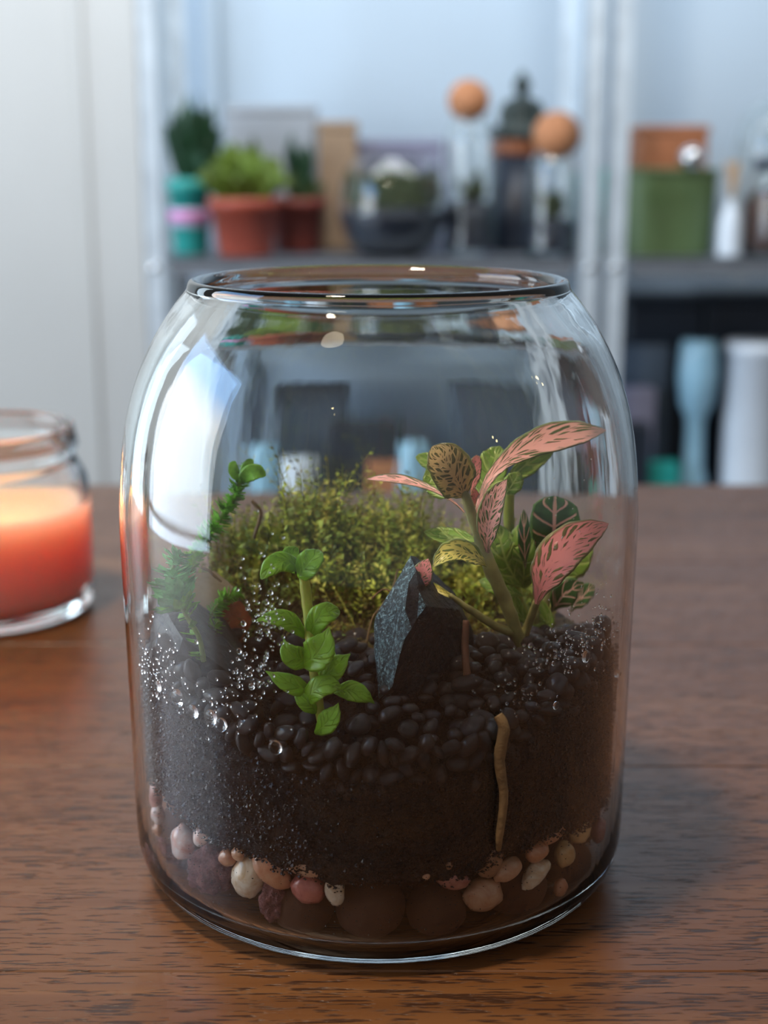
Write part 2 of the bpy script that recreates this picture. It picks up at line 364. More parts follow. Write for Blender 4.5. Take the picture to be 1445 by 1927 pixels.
def leaf_geo(c0, c1, c2, width, roll=0, cup=.15, th=.0004, prof='ovate', nu=16, nv=4, quilt=.0, facing=None):
    """c0 base, c1 middle, c2 tip (world); half-width = width/2; closed thin body with UV"""
    cen = (c0+c2)/2; view = (Vector((0, -D, H)) - cen).normalized() if facing is None else Vector(facing).normalized()
    V = []; UV = []; top = []; bot = []
    for side in (0, 1):
        g = []
        for i in range(nu+1):
            t = i/nu; C = c0*(1-t)**2 + c1*2*t*(1-t) + c2*t*t; T = ((c1-c0)*(1-t)+(c2-c1)*t).normalized()
            N = view - T*view.dot(T)
            if N.length < 1e-4: N = T.orthogonal()
            N.normalize(); N = Matrix.Rotation(roll, 3, T) @ N; A = T.cross(N).normalized()
            hw = width/2*interp(PROF[prof], t); row = []
            for j in range(-nv, nv+1):
                v = j/nv; z = cup*hw*v*v + quilt*hw*math.sin(t*38-abs(v)*7)*(.3+.7*abs(v))*abs(v)**.3
                tk = th*.5*math.sqrt(max(0, 1-v*v))*min(1, 4*(1-t)+.15)
                if side: tk = -tk
                if abs(j) == nv and side: row.append(top[i][j+nv]); continue
                row.append(len(V)); V.append(C + A*hw*v + N*(z+tk)); UV.append((t, v*.5+.5))
            g.append(row)
        if side == 0: top = g
        else: bot = g
    Fc = []
    for i in range(nu):
        for j in range(2*nv):
            Fc.append((top[i][j], top[i][j+1], top[i+1][j+1], top[i+1][j]))
            Fc.append((bot[i][j], bot[i+1][j], bot[i+1][j+1], bot[i][j+1]))
    return V, Fc, UV
def leaf(parent, pts, wpx, mat, name='leaf', label=None, **kw):
    P = [at(*p) for p in pts]
    if len(P) == 2: P = [P[0], (P[0]+P[1])/2, P[1]]
    else: P[1] = P[1]*2-(P[0]+P[2])/2
    wd = sz(wpx, pts[0][2], (pts[0][1]+pts[-1][1])/2)
    V, Fc, UV = leaf_geo(*P, wd, **kw)
    o = link(name, mesh(name, [v-parent.location for v in V], Fc, uvs=UV), mat, parent)
    if label: o['label'] = label
    return o
def stemo(parent, pts, rpx, mat, name='stem', n=8, wob=.15):
    P = [at(*p) for p in pts]; r = [sz(a, p[2]) for a, p in zip(rpx, pts)]
    V, Fc = tube([p-parent.location for p in P], r, n, 5, wob)
    return link(name, mesh(name, V, Fc), mat, parent)
def blob(rx, ry, rz, amp=.15, seed=0, sub=3, freq=1.2, facet=0):
    bm = bmesh.new(); bmesh.ops.create_icosphere(bm, subdivisions=sub, radius=1); s = Vector((seed*7.3, seed*3.1, seed*1.7))
    for v in bm.verts:
        d = v.co.normalized(); k = 1 + amp*noise.noise(d*freq+s) + amp*.4*noise.noise(d*freq*2.7+s)
        if facet: k = min(k, 1+amp*.2)
        v.co = Vector((d.x*rx*k, d.y*ry*k, d.z*rz*k))
    return from_bm('pebble', bm, True)
def rot(v, **k): return v

# ------------------------------------------------------------------ room
FLZ = -.75; BACK = 1.86
def struct(name, bm, mat, smooth=False):
    o = link(name, from_bm(name, bm, smooth), mat); o['kind'] = 'structure'; return o
struct('floor', box_bm(-1.85, 2.4, -2.2, 2.0, FLZ-.05, FLZ), M['floor'])
struct('wall_back', box_bm(-.362, 2.4, BACK, BACK+.12, FLZ, 1.75), M['wall'])
struct('wall_alcove', box_bm(-1.85, -.362, BACK-.06, BACK+.12, FLZ, 1.75), M['wallb'])
wl = box_bm(-1.85, WIN_X, -2.2, WIN_Y-WIN_W/2, FLZ, 1.75)
box_bm(-1.85, WIN_X, WIN_Y+WIN_W/2, 1.14, FLZ, 1.75, bm=wl); box_bm(-1.85, WIN_X, 1.70, 2.0, FLZ, 1.75, bm=wl)
box_bm(-1.85, WIN_X, 1.14, 1.70, FLZ, WIN_Z-.75, bm=wl); box_bm(-1.85, WIN_X, 1.14, 1.70, WIN_Z+.75, 1.75, bm=wl)
box_bm(-1.85, WIN_X, WIN_Y-WIN_W/2, WIN_Y+WIN_W/2, FLZ, WIN_Z-WIN_H/2, bm=wl)
box_bm(-1.85, WIN_X, WIN_Y-WIN_W/2, WIN_Y+WIN_W/2, WIN_Z+WIN_H/2, 1.75, bm=wl)
struct('wall_left', wl, M['wallb'])
wf = bmesh.new(); y0 = WIN_Y-WIN_W/2; y1 = WIN_Y+WIN_W/2; z0 = WIN_Z-WIN_H/2; z1 = WIN_Z+WIN_H/2
for a in ((y0, y0+.04, z0, z1), (y1-.04, y1, z0, z1), (y0, y1, z0, z0+.04), (y0, y1, z1-.04, z1), (y0, y1, z0+.17, z0+.195)):
    box_bm(WIN_X-.04, WIN_X+.01, *a, bm=wf)
struct('window_1', wf, M['white'])
w2 = bmesh.new()
for a in ((1.14, 1.175, WIN_Z-.75, WIN_Z+.75), (1.665, 1.70, WIN_Z-.75, WIN_Z+.75), (1.14, 1.70, WIN_Z-.75, WIN_Z-.715), (1.14, 1.70, WIN_Z+.715, WIN_Z+.75)):
    box_bm(WIN_X-.04, WIN_X+.01, *a, bm=w2)
struct('window_2', w2, M['white'])
struct('trim_1', box_bm(-.462, -.446, BACK-.064, BACK-.06, FLZ, 1.75, .003), M['wallb'])

# ------------------------------------------------------------------ table
T_X0, T_X1 = -.62, .95
tb = thing('wooden_table', (0, 0, FLZ), 'brown wooden table with dark open grain under the glass jar', 'table')
edges = [.547, .347, .207, .067, -.073, -.213, -.353, -.493]
for i, (b, a) in enumerate(zip(edges, edges[1:])):
    bm = box_bm(T_X0, T_X1, a+.00015, b-.00015, -.032-FLZ, 0-FLZ, .0004, 1)
    link('plank', from_bm('plank', bm), M['wood'], tb)
for x in (T_X0+.06, T_X1-.06):
    for y in (-.43, .48):
        link('leg', from_bm('leg', box_bm(x-.03, x+.03, y-.03, y+.03, 0, -.032-FLZ, .003)), M['wood'], tb)
link('apron', from_bm('apron', box_bm(T_X0+.06, T_X1-.06, .47, .49, -.11-FLZ, -.032-FLZ)), M['wood'], tb)

# ------------------------------------------------------------------ the glass jar
jar = thing('glass_jar', (JX, 0, 0), 'large clear glass jar holding layered soil, moss and small plants on the table', 'jar')
outer = [(.0665, 0), (.0690, .0003), (.0722, .0018), (.0752, .0048), (.0771, .0090), (.0780, .0150), (.0783, .0280), (.0785, .0450), (.0787, .0620), (.0790, .0820), (.0793, .1000), (.0794, .1130), (.0790, .1240), (.0778, .1370), (.0755, .1490), (.0719, .1600), (.0670, .1700), (.0618, .1780), (.0586, .1820), (.0572, .1838), (.0568, .1852), (.0562, .1864), (.0550, .1868)]
inner = [(.0540, .1862), (.0530, .1850), (.0527, .1834), (.0532, .1814), (.0582, .1760), (.0640, .1684), (.0690, .1580), (.0727, .1470), (.0750, .1355), (.0762, .1235), (.0766, .1130), (.0765, .1000), (.0762, .0820), (.0759, .0620), (.0757, .0450), (.0755, .0280), (.0750, .0170), (.0738, .0110), (.0710, .0075), (.0660, .0058), (.0500, .0054), (0, .0053)]
po = smooth_prof(outer, 3); pi_ = smooth_prof(inner[:-1], 3)+[inner[-1]]
prof = [(0, .0012), (.060, .0012), (.0635, .0008)] + po + pi_
V, Fc = lathe(prof, 144); link('glass_body', mesh('glass_body', V, [f[::-1] if False else f for f in Fc]), M['glass'], jar)
def rin(z):
    pr = sorted(((z_, r_) for r_, z_ in inner))
    for (a, r), (b, q) in zip(pr, pr[1:]):
        if a <= z <= b: return r+(q-r)*(z-a)/(b-a+1e-9)
    return .0755

# ------------------------------------------------------------------ soil
def sst(a, b, x):
    t = max(0, min(1, (x-a)/(b-a))); return t*t*(3-2*t)
def soil_top(x, y):
    z = .0565 + .0135*sst(-.076, -.035, y)
    z += .005*sst(-.015, -.066, x)*sst(.04, -.05, y) + .007*sst(.02, .07, x)*sst(.03, -.05, y)
    return z + .0012*noise.noise(Vector((x*120, y*120, 3)))
def soil_bot(ang):   # z of the soil's lower edge at the glass, by azimuth (0 = towards the camera, positive to +x)
    z = .0275 + .0035*noise.noise(Vector((math.cos(ang)*3, math.sin(ang)*3, 1)))
    z += .009*sst(-.15, -1.1, ang) + .0045*sst(.25, .6, ang)*(1 if ang < 1.6 else 0)
    return z + .0022*noise.noise(Vector((ang*9, 0, 5)))
def soil_mesh():
    n = 260; rings = []; V = []; Fc = []
    def ring(fr, fz, nz=.0):
        idx = []
        for k in range(n):
            a = 2*PI*k/n-PI; r = fr(a); x = r*math.sin(a); y = -r*math.cos(a); z = fz(a, x, y)
            d = 1+nz*noise.noise(Vector((x*500, y*500, z*500)))+nz*.6*noise.noise(Vector((x*1300, y*1300, z*1300)))
            idx.append(len(V)); V.append((x*d, y*d, z))
        rings.append(idx)
    ring(lambda a: .030, lambda a, x, y: .0062); ring(lambda a: .050, lambda a, x, y: .0064)
    ring(lambda a: .0560, lambda a, x, y: .014); ring(lambda a: .0600, lambda a, x, y: .022, .01)
    ring(lambda a: .0680, lambda a, x, y: soil_bot(a)-.001, .01)
    NS = 26
    for i in range(NS+1):
        t = i/NS
        ring(lambda a: .0738 if 0 < t < 1 else .0725, lambda a, x, y: soil_bot(a)*(1-t)+(soil_top(x, y))*t, .013)
    for r_ in (.066, .058, .05, .04, .03, .02, .01):
        ring(lambda a: r_, lambda a, x, y: soil_top(x, y)+.0012*noise.noise(Vector((x*600, y*600, 0))))
    for a, b in zip(rings, rings[1:]):
        for k in range(n): k2 = (k+1) % n; Fc.append((a[k], a[k2], b[k2], b[k]))
    Fc.append(tuple(rings[-1])); Fc.append(tuple(rings[0][::-1]))
    return mesh('soil', V, Fc)
so = link('soil', soil_mesh(), M['soil'], None, (JX, 0, 0))
tag(so, 'dark crumbly potting soil layer inside the glass jar', 'soil', kind='stuff')
# crumbs: small irregular grains pressed to the glass and over the surface
def crumbs():
    rr = np.random.RandomState(3); V = []; Fc = []
    base = [Vector(v) for v in ((1, 0, 0), (-1, 0, 0), (0, 1, 0), (0, -1, 0), (0, 0, 1), (0, 0, -1))]
    fs = [(0, 2, 4), (2, 1, 4), (1, 3, 4), (3, 0, 4), (2, 0, 5), (1, 2, 5), (3, 1, 5), (0, 3, 5)]
    def add(p, s):
        q = len(V)
        for b in base:
            V.append((p[0]+b.x*s*rr.uniform(.5, 1.2), p[1]+b.y*s*rr.uniform(.5, 1.2), p[2]+b.z*s*rr.uniform(.4, 1.1)))
        Fc.extend([(q+a, q+b_, q+c) for a, b_, c in fs])
    for i in range(17000):
        a = rr.uniform(-PI*.62, PI*.62); zb = soil_bot(a)-.0012*rr.rand(); r = .0742+rr.uniform(-.0008, .0006)
        x = r*math.sin(a); y = -r*math.cos(a); zt = soil_top(x, y)+.0015
        z = zb+(zt-zb)*rr.rand(); s = rr.choice([.00028, .0004, .00058, .0008], p=[.35, .35, .22, .08])
        add((x, y, z), s)
    for i in range(500):      # grains that fell lower, beside the pebbles
        a = rr.uniform(-1.4, 1.4); r = .0735; add((r*math.sin(a), -r*math.cos(a), rr.uniform(.012, soil_bot(a))), rr.uniform(.00015, .0003))
    for i in range(420):      # soil smeared up the glass at the two sides
        a = rr.choice([-1, 1])*rr.uniform(1.0, 1.75); add((.0748*math.sin(a), -.0748*math.cos(a), .066+.016*rr.rand()**2), rr.uniform(.00025, .0006))
    for i in range(5000):
        a = rr.uniform(-PI, PI); r = .072*math.sqrt(rr.rand()); x = r*math.sin(a); y = -r*math.cos(a)
        add((x, y, soil_top(x, y)+.0003), rr.uniform(.0003, .0009))
    return mesh('soil_crumbs', V, Fc, False)
o = link('soil_crumbs', crumbs(), M['crumb'], so); o['kind'] = 'stuff'

# ------------------------------------------------------------------ drainage layer: clay balls, lava stones, coloured pebbles
def placed(name, me, mat, p, label, cat, group=None, eul=(0, 0, 0), scale=(1, 1, 1)):
    if not me.materials: me.materials.append(mat)
    o = bpy.data.objects.new(name, me); COL.objects.link(o); o.location = p; o.rotation_euler = eul; o.scale = scale
    return tag(o, label, cat, group)
clay_me = [blob(1, 1, 1, .05, s, 4, 2.0) for s in range(3)]
for m_ in clay_me: m_.materials.append(M['clay'])
for i, (px, py, rp, lb_) in enumerate([(697, 1702, 62, 'round brown clay ball at the bottom centre of the jar, largest one'),
        (820, 1708, 54, 'round brown clay ball under the small pink chip of stone'),
        (572, 1700, 56, 'dark round clay ball below the dusty red pebble'),
        (962, 1686, 60, 'brown clay ball below the long cream pink pebble'),
        (1060, 1640, 50, 'brown clay ball behind the smallest orange pebble')]):
    r = rp/F*.425; rad = .0735-r; p = on_cyl(px, py, rad)
    if p is None: continue
    p.z = max(p.z, .0056+r)
    placed('clay_ball', clay_me[i % 3], None, p, lb_, 'clay ball', 'clay drainage balls', (i, i*2, 0), (r, r, r*.97))
# more clay balls further back, under the soil edge at the sides and rear
for i, a in enumerate([-1.75, -1.35, 1.45, 1.8, 2.3, 2.8, -2.2, -2.7]):
    r = .0088; placed('clay_ball', clay_me[i % 3], None, (JX+.0635*math.sin(a), -.0635*math.cos(a), .0148), 'brown clay ball hidden low at the rear and sides of the jar', 'clay ball', 'clay drainage balls', (i, 0, 0), (r, r, r))
for i, (px, py, rx, rz_, lb_) in enumerate([(405, 1632, 44, 50, 'rough purple lava stone between white pink and cream pebbles'),
        (522, 1690, 30, 44, 'rough purple lava stone with ridges below the orange pebble'),
        (318, 1600, 34, 46, 'rough purple lava stone low at the jar edge beside the white pink pebble')]):
    k = 1/F*.425; p = on_cyl(px, py, .0735-.9*rx*k)
    placed('lava_stone', blob(rx*k, rx*k*.9, rz_*k, .30, 30+i, 4, 2.2), M['lava'], p, lb_, 'stone', 'lava stones', (0, 0, i))
PB = [(350, 1583, 28, 38, 'p_white', -12, 'white and pink pebble under the soil edge, first of the pale ones'),
 (384, 1572, 17, 20, 'p_white', -35, 'small white pebble half under the soil beside the white and pink pebble'),
 (432, 1611, 19, 17, 'p_orange', 20, 'small orange pebble touching the cream pebble'),
 (470, 1648, 33, 41, 'p_cream', -8, 'cream and yellow pebble, the palest and brightest at the bottom'),
 (452, 1604, 14, 13, 'p_peach', 0, 'tiny peach pebble above the cream pebble'),
 (513, 1630, 47, 30, 'p_orange', -42, 'long salmon orange pebble slanting down beside the cream pebble'),
 (583, 1668, 33, 30, 'p_red', -8, 'dusty red rounded pebble beside the white triangular chip'),
 (570, 1630, 36, 15, 'p_peach', -12, 'flat peach pebble under the soil above the dusty red one'),
 (632, 1672, 18, 30, 'p_cream', 6, 'white triangular chip of stone pointing down'),
 (297, 1498, 17, 32, 'p_pink', 0, 'pink stone high at the jar edge beside the soil'),
 (301, 1530, 18, 22, 'p_white', 20, 'pale pink pebble at the jar edge under the pink stone'),
 (300, 1560, 14, 16, 'p_orange', 0, 'small orange red pebble at the jar edge under the pale pink pebble'),
 (850, 1652, 34, 18, 'p_pink', -18, 'small pink chip of stone over the round clay ball'),
 (800, 1646, 8, 8, 'p_peach', 0, 'tiny peach grain stuck in the soil edge'),
 (843, 1625, 7, 9, 'p_tan', 0, 'tiny tan grain in the soil above the pink chip'),
 (917, 1610, 26, 42, 'p_tan', -12, 'tall tan pebble with a pink top at the soil edge'),
 (906, 1680, 37, 33, 'p_peach', 10, 'large pinkish peach pebble in front of the clay balls'),
 (952, 1634, 31, 20, 'p_peach', 24, 'rounded peach pebble above the large pinkish one'),
 (1002, 1642, 36, 21, 'p_cream', 32, 'long cream pink pebble slanting upward'),
 (1005, 1600, 28, 20, 'p_orange', 3, 'orange squarish pebble beside the yellow pebble'),
 (1056, 1604, 22, 28, 'p_yellow', 5, 'yellow rounded pebble beside the orange squarish one'),
 (1048, 1668, 15, 20, 'p_orange', -20, 'small orange pebble lying alone near the jar edge'),
 (1083, 1562, 27, 24, 'p_yellow', 20, 'amber pebble under the soil beside the yellow pebble'),
 (1123, 1562, 20, 28, 'p_pink', -8, 'rosy pebble at the jar edge beside the amber pebble'),
 (1036, 1568, 30, 13, 'p_orange', 12, 'flat brown orange pebble just under the soil above the orange one')]
for i, (px, py, a, b, mt, an, lb_) in enumerate(PB):
    k = 1/F*.418; dp = min(a, b)*k*.75; p = on_cyl(px, py, .0742-dp)
    if p is None: p = on_cyl(px, py, .068) or at(px, py, -.02)
    az = math.atan2(p.x-JX, -p.y)
    me = blob(a*k, dp, b*k, .15, 50+i, 3, 1.3)
    o = placed('coloured_pebble', me, M[mt], p, lb_, 'pebble', 'coloured pebbles under the soil')
    o.rotation_euler = (Matrix.Rotation(az, 3, 'Z') @ Matrix.Rotation(-math.radians(an), 3, 'Y')).to_euler()
keys = ['p_peach', 'p_orange', 'p_cream', 'p_pink', 'p_tan']; pbm = [blob(1, .7, .8, .22, 90+i, 3, 1.3) for i in range(5)]
for i in range(5): pbm[i].materials.append(M[keys[i]])
for i in range(20):
    a = 1.7+i*(2*PI-3.4)/19; r = .069
    placed('coloured_pebble', pbm[i % 5], None, (JX+r*math.sin(a), -r*math.cos(a), .0215+.003*(i % 2)), 'coloured pebble under the soil at the rear of the jar', 'pebble', 'pebbles under the soil at the rear', (i, 0, i*2), (.0048, .0048, .0048))

# ------------------------------------------------------------------ black gravel
gm = [blob(1, .62+.1*(i % 3), .55+.06*(i % 4), .16, 200+i, 3, 1.2) for i in range(9)]
for m_ in gm: m_.materials.append(M['gravel'])
spots = []
def too_close(p, dmin): return any((p-q).length < dmin*(s+t)/2 for q, t in spots for s in (1,))
def try_pebble(p, s, tangential, az):
    if any((p-q).length < .0042*(s+t)/2 for q, t in spots): return
    spots.append((p, s))
    sc_ = .0036*s; i = len(spots)
    if tangential:
        M3 = Matrix.Rotation(az, 3, 'Z') @ Matrix.Rotation(R.uniform(-1.5, 1.5), 3, 'Y') @ Matrix.Rotation(R.uniform(-.4, .4), 3, 'Z')
    else:
        M3 = Matrix.Rotation(R.uniform(-PI, PI), 3, 'Z') @ Matrix.Rotation(R.uniform(-.45, .45), 3, 'Y') @ Matrix.Rotation(R.uniform(-.3, .3), 3, 'X')
    placed('black_gravel_pebble', gm[R.randrange(9)], None, p, 'smooth wet black oval pebble in the gravel layer on the soil', 'pebble', 'black gravel pebbles on the soil', M3.to_euler(), (sc_*R.uniform(.85, 1.15), sc_, sc_*R.uniform(.85, 1.1)))
tries = 0
while len(spots) < 105 and tries < 6000:      # seen through the front of the glass
    tries += 1; az = R.uniform(-1.15, 1.2); x = .0716*math.sin(az); y = -.0716*math.cos(az)
    zt = soil_top(x, y); lo_ = -.004 if az > -.35 else .001
    if R.random() < .35 and az < -.5: continue
    z = zt+lo_+R.uniform(0, 1)*(.011-lo_)
    try_pebble(Vector((JX+x, y, z)), R.uniform(.7, 1.12), True, az)
tries = 0
while len(spots) < 290 and tries < 14000:
    tries += 1; r = .0675*math.sqrt(R.random()); az = R.uniform(-1.6, 1.6); x = r*math.sin(az); y = -r*math.cos(az)
    if y > -.002 and x < .03: continue
    if ((x+.050)/.024)**2+((y+.026)/.020)**2 < 1 or ((x-.012)/.014)**2+((y+.022)/.016)**2 < 1: continue
    z = soil_top(x, y)+R.uniform(.002, .008)*sst(.03, -.03, y)+.001
    try_pebble(Vector((JX+x, y, z)), R.uniform(.65, 1.2), False, az)

# ------------------------------------------------------------------ stones in the jar
def rock_from(name, front, depth, mat, label, Yf, amp=.0012, sub=2):
    """a chunky stone from a few ridge points: convex hull, subdivided and roughened"""
    bm = bmesh.new()
    for p in front: bm.verts.new(at(*p))
    bmesh.ops.convex_hull(bm, input=bm.verts[:]); 
    for v in [v for v in bm.verts if not v.link_faces]: bm.verts.remove(v)
    for _ in range(sub): bmesh.ops.subdivide_edges(bm, edges=bm.edges[:], cuts=2, use_grid_fill=True)
    bmesh.ops.triangulate(bm, faces=bm.faces[:])
    bm.normal_update(); c = sum((v.co for v in bm.verts), Vector())/len(bm.verts)
    mv = [(v, v.normal*(amp*noise.noise(v.co*190)+amp*.7*noise.noise(v.co*520))) for v in bm.verts]
    for v, d in mv: v.co += d
    for v in bm.verts: v.co -= c
    o = link(name, from_bm(name, bm, False), mat, None, c); return tag(o, label, 'stone')
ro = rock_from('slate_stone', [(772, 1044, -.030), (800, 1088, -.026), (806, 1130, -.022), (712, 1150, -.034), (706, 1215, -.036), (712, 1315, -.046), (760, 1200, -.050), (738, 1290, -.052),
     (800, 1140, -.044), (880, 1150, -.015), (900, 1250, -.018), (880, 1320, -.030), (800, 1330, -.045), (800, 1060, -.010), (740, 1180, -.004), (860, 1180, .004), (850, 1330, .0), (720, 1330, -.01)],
     0, M['slate_shaded'], 'jagged dark slate stone with a lit sparkling blue grey face beside the pink leaved plant', -.04, .0016, 1)
# window-side faces get the lighter sparkling slate: the lit side is painted in
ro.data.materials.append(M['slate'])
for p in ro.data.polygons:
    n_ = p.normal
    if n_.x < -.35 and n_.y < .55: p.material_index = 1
rock_from('grey_stone', [(300, 1125, -.020), (335, 1112, -.012), (292, 1165, -.026), (284, 1225, -.026), (322, 1285, -.040), (400, 1300, -.044), (470, 1290, -.040), (462, 1235, -.030),
     (400, 1185, -.030), (360, 1140, -.026), (350, 1200, -.046), (400, 1130, .0), (450, 1200, .002), (300, 1240, .0)], 0, M['greyrock'],
     'large smooth dark grey stone leaning at the side under the fern sprig', -.03, .0008, 1)
rock_from('beige_stone', [(352, 1082, -.012), (404, 1072, -.006), (438, 1104, -.008), (425, 1135, -.012), (372, 1150, -.016), (344, 1140, -.016), (360, 1090, .0), (430, 1100, .006), (380, 1148, .0)],
     0, M['beige'], 'flat beige stone behind the fern sprig stem', -.01, .0004, 1)
rock_from('terracotta_shard', [(400, 1140, -.004), (452, 1128, -.002), (476, 1165, -.002), (452, 1215, -.006), (406, 1215, -.008), (395, 1180, -.008), (410, 1140, .006), (470, 1170, .008), (430, 1215, .004)],
     0, M['shard'], 'broken orange terracotta shard half buried in moss', -.01, .0007, 1)

# ------------------------------------------------------------------ moss
def mound(x, y):
    return (.020+.012*noise.noise(Vector((x*55, y*55, 4))))*math.exp(-(((x+.014)/.034)**2+((y-.045)/.024)**2)) + .010*math.exp(-(((x+.045)/.02)**2+((y-.03)/.03)**2)) + .008*math.exp(-(((x-.03)/.03)**2+((y-.05)/.02)**2))
def strands(count, region, zf, length, thick, cols, leaf_len, lean, seed, name, leaflets=7, tuft=1.0):
    rr = np.random.RandomState(seed); V = []; Fc = []; C = []
    done = 0
    while done < count:
        x, y = region(rr)
        if x*x+y*y > .0715**2: continue
        done += 1
        L = length*rr.uniform(.5, 1.2)*max(.35, 1+tuft*1.6*noise.noise(Vector((x*70, y*70, 9)))); p = Vector((x, y, zf(x, y)-.001))
        az = rr.uniform(0, 2*PI); d = Vector((math.cos(az)*lean, math.sin(az)*lean, 1)).normalized(); bend = Vector((rr.uniform(-1, 1), rr.uniform(-1, 1), rr.uniform(-.6, .3)))*.35*(.5+lean)
        col = np.array(cols[rr.randint(len(cols))])*rr.uniform(.65, 1.25); col = (*np.clip(col, 0, 1), 1)
        ns = 5; q = len(V); pts = []
        for i in range(ns):
            pts.append(p.copy()); p = p+d*(L/(ns-1)); d = (d+bend*.5).normalized()
        for i, c in enumerate(pts):
            r_ = thick*(1-.7*i/(ns-1))
            rad2 = math.hypot(c.x, c.y)
            if rad2 > .0735: c.x *= .0735/rad2; c.y *= .0735/rad2
            for k in range(3):
                V.append((c.x+r_*math.cos(k*2.09), c.y+r_*math.sin(k*2.09), c.z)); C.append(col)
        for i in range(ns-1):
            for k in range(3):
                k2 = (k+1) % 3; Fc.append((q+i*3+k, q+i*3+k2, q+i*3+3+k2, q+i*3+3+k))
        for j in range(leaflets):
            t = .2+.8*j/leaflets; f = t*(ns-1); i = min(int(f), ns-2); c = pts[i].lerp(pts[i+1], f-i); ax = (pts[i+1]-pts[i]).normalized()
            s = ax.orthogonal(); s.rotate(Matrix.Rotation(rr.uniform(0, 6.28), 3, ax)); tip = c+(s+ax*.7).normalized()*leaf_len*rr.uniform(.6, 1.2); b = ax.cross(s)*leaf_len*.16
            e = len(V)
            mid = c.lerp(tip, .45)
            for v in (c, mid+b, mid-b, tip, mid+s*leaf_len*.06): V.append(tuple(v)); C.append(col)
            Fc += [(e, e+1, e+4), (e, e+4, e+2), (e+1, e+3, e+4), (e+4, e+3, e+2), (e, e+2, e+3, e+1)]
    return mesh(name, V, Fc, False, cols=C)
def reg_back(rr): return rr.normal(-.010, .030), rr.normal(.045, .016)
def reg_mid(rr): return rr.uniform(-.060, .034), rr.uniform(-.004, .05)
zt = lambda x, y: soil_top(x, y)+mound(x, y)
# mossy cushion under the strands
def cushion():
    n = 40; V = []; Fc = []; ok = {}
    for i in range(n+1):
        for j in range(n+1):
            x = -.072+.144*i/n; y = -.006+.078*j/n
            if x*x+y*y > .0725**2: continue
            ok[i, j] = len(V); V.append((x, y, zt(x, y)+.0015*noise.noise(Vector((x*250, y*250, 2)))))
    for i in range(n):
        for j in range(n):
            q = [(i, j), (i+1, j), (i+1, j+1), (i, j+1)]
            if all(k in ok for k in q): Fc.append(tuple(ok[k] for k in q))
    m = mesh('moss_mat', V, Fc); c = np.tile(np.array([.045, .035, .012, 1.0]), (len(V), 1))
    ca = m.color_attributes.new('Col', 'FLOAT_COLOR', 'POINT'); ca.data.foreach_set('color', c.astype(np.float32).ravel()); return m
GC = [(.34, .42, .04), (.52, .55, .06), (.20, .29, .03), (.62, .58, .11), (.09, .14, .015), (.26, .33, .03)]
BC = [(.17, .13, .035), (.26, .22, .05), (.09, .05, .02), (.38, .30, .10), (.16, .19, .03), (.06, .035, .015)]
mo = link('cushion_moss', strands(1900, reg_back, zt, .0165, .00028, GC, .0027, .40, 5, 'cushion_moss', 11), M['moss'], None, (JX, 0, 0))
tag(mo, 'upright yellow green moss tufts in a mound at the back of the jar', 'moss', kind='stuff')
link('moss_mat', cushion(), M['moss'], mo)
mo2 = link('creeping_moss', strands(2100, reg_mid, zt, .013, .00016, BC, .0014, 1.6, 6, 'creeping_moss', 6), M['dmoss'], None, (JX, 0, 0))
tag(mo2, 'olive brown creeping moss strands in front of the green moss mound', 'moss', kind='stuff')
def single(name, pts, rpx, mat, label, cat, wob=.3, n=6):
    o = thing(name, at(*pts[0]), label, cat); stemo(o, pts, rpx, mat, 'strand', n, wob); return o
def solo(name, pts, rpx, mat, label, cat, wob=.3, n=6):
    P = [at(*p) for p in pts]; r = [sz(a, p[2]) for a, p in zip(rpx, pts)]; V, Fc = tube([p-P[0] for p in P], r, n, 6, wob)
    return tag(link(name, mesh(name, V, Fc), mat, None, P[0]), label, cat)
solo('moss_stalk', [(473, 938, .010), (490, 962, .010), (480, 1000, .008), (478, 1010, .01)], [3, 4, 4, 3], M['root'], 'pale crooked stalk hanging behind the tall fern sprig', 'stalk', .5)
solo('dry_stem', [(380, 1066, -.018), (396, 1075, -.018), (418, 1094, -.018)], [3.5, 3, 2], M['root'], 'dry brown stem lying across the beige stone', 'stem', .4)
solo('buried_root', [(936, 1345, -.0715), (948, 1372, -.0722), (940, 1430, -.0722), (948, 1500, -.0722), (940, 1570, -.072), (938, 1600, -.0715)], [10, 12, 11, 9, 8, 5], M['root'], 'thick pale root running down through the soil against the glass', 'root', .15, 10)
solo('bare_twig', [(876, 1165, -.040), (874, 1225, -.0425), (880, 1290, -.046)], [6, 7, 8], M['twig'], 'thin reddish twig standing upright in front of the slate stone', 'twig', .2)
solo('loose_rootlet', [(700, 1125, -.012), (722, 1108, -.010), (748, 1116, -.012), (768, 1100, -.016)], [1.6, 1.8, 1.5, 1.2], M['twig'], 'fine reddish rootlet beside the slate stone tip', 'root')
solo('pale_rootlet', [(690, 1210, -.014), (702, 1160, -.012), (735, 1118, -.010), (748, 1070, -.006)], [1.6, 1.8, 2, 1.4], M['root'], 'fine pale green rootlet rising between succulent and slate', 'root')

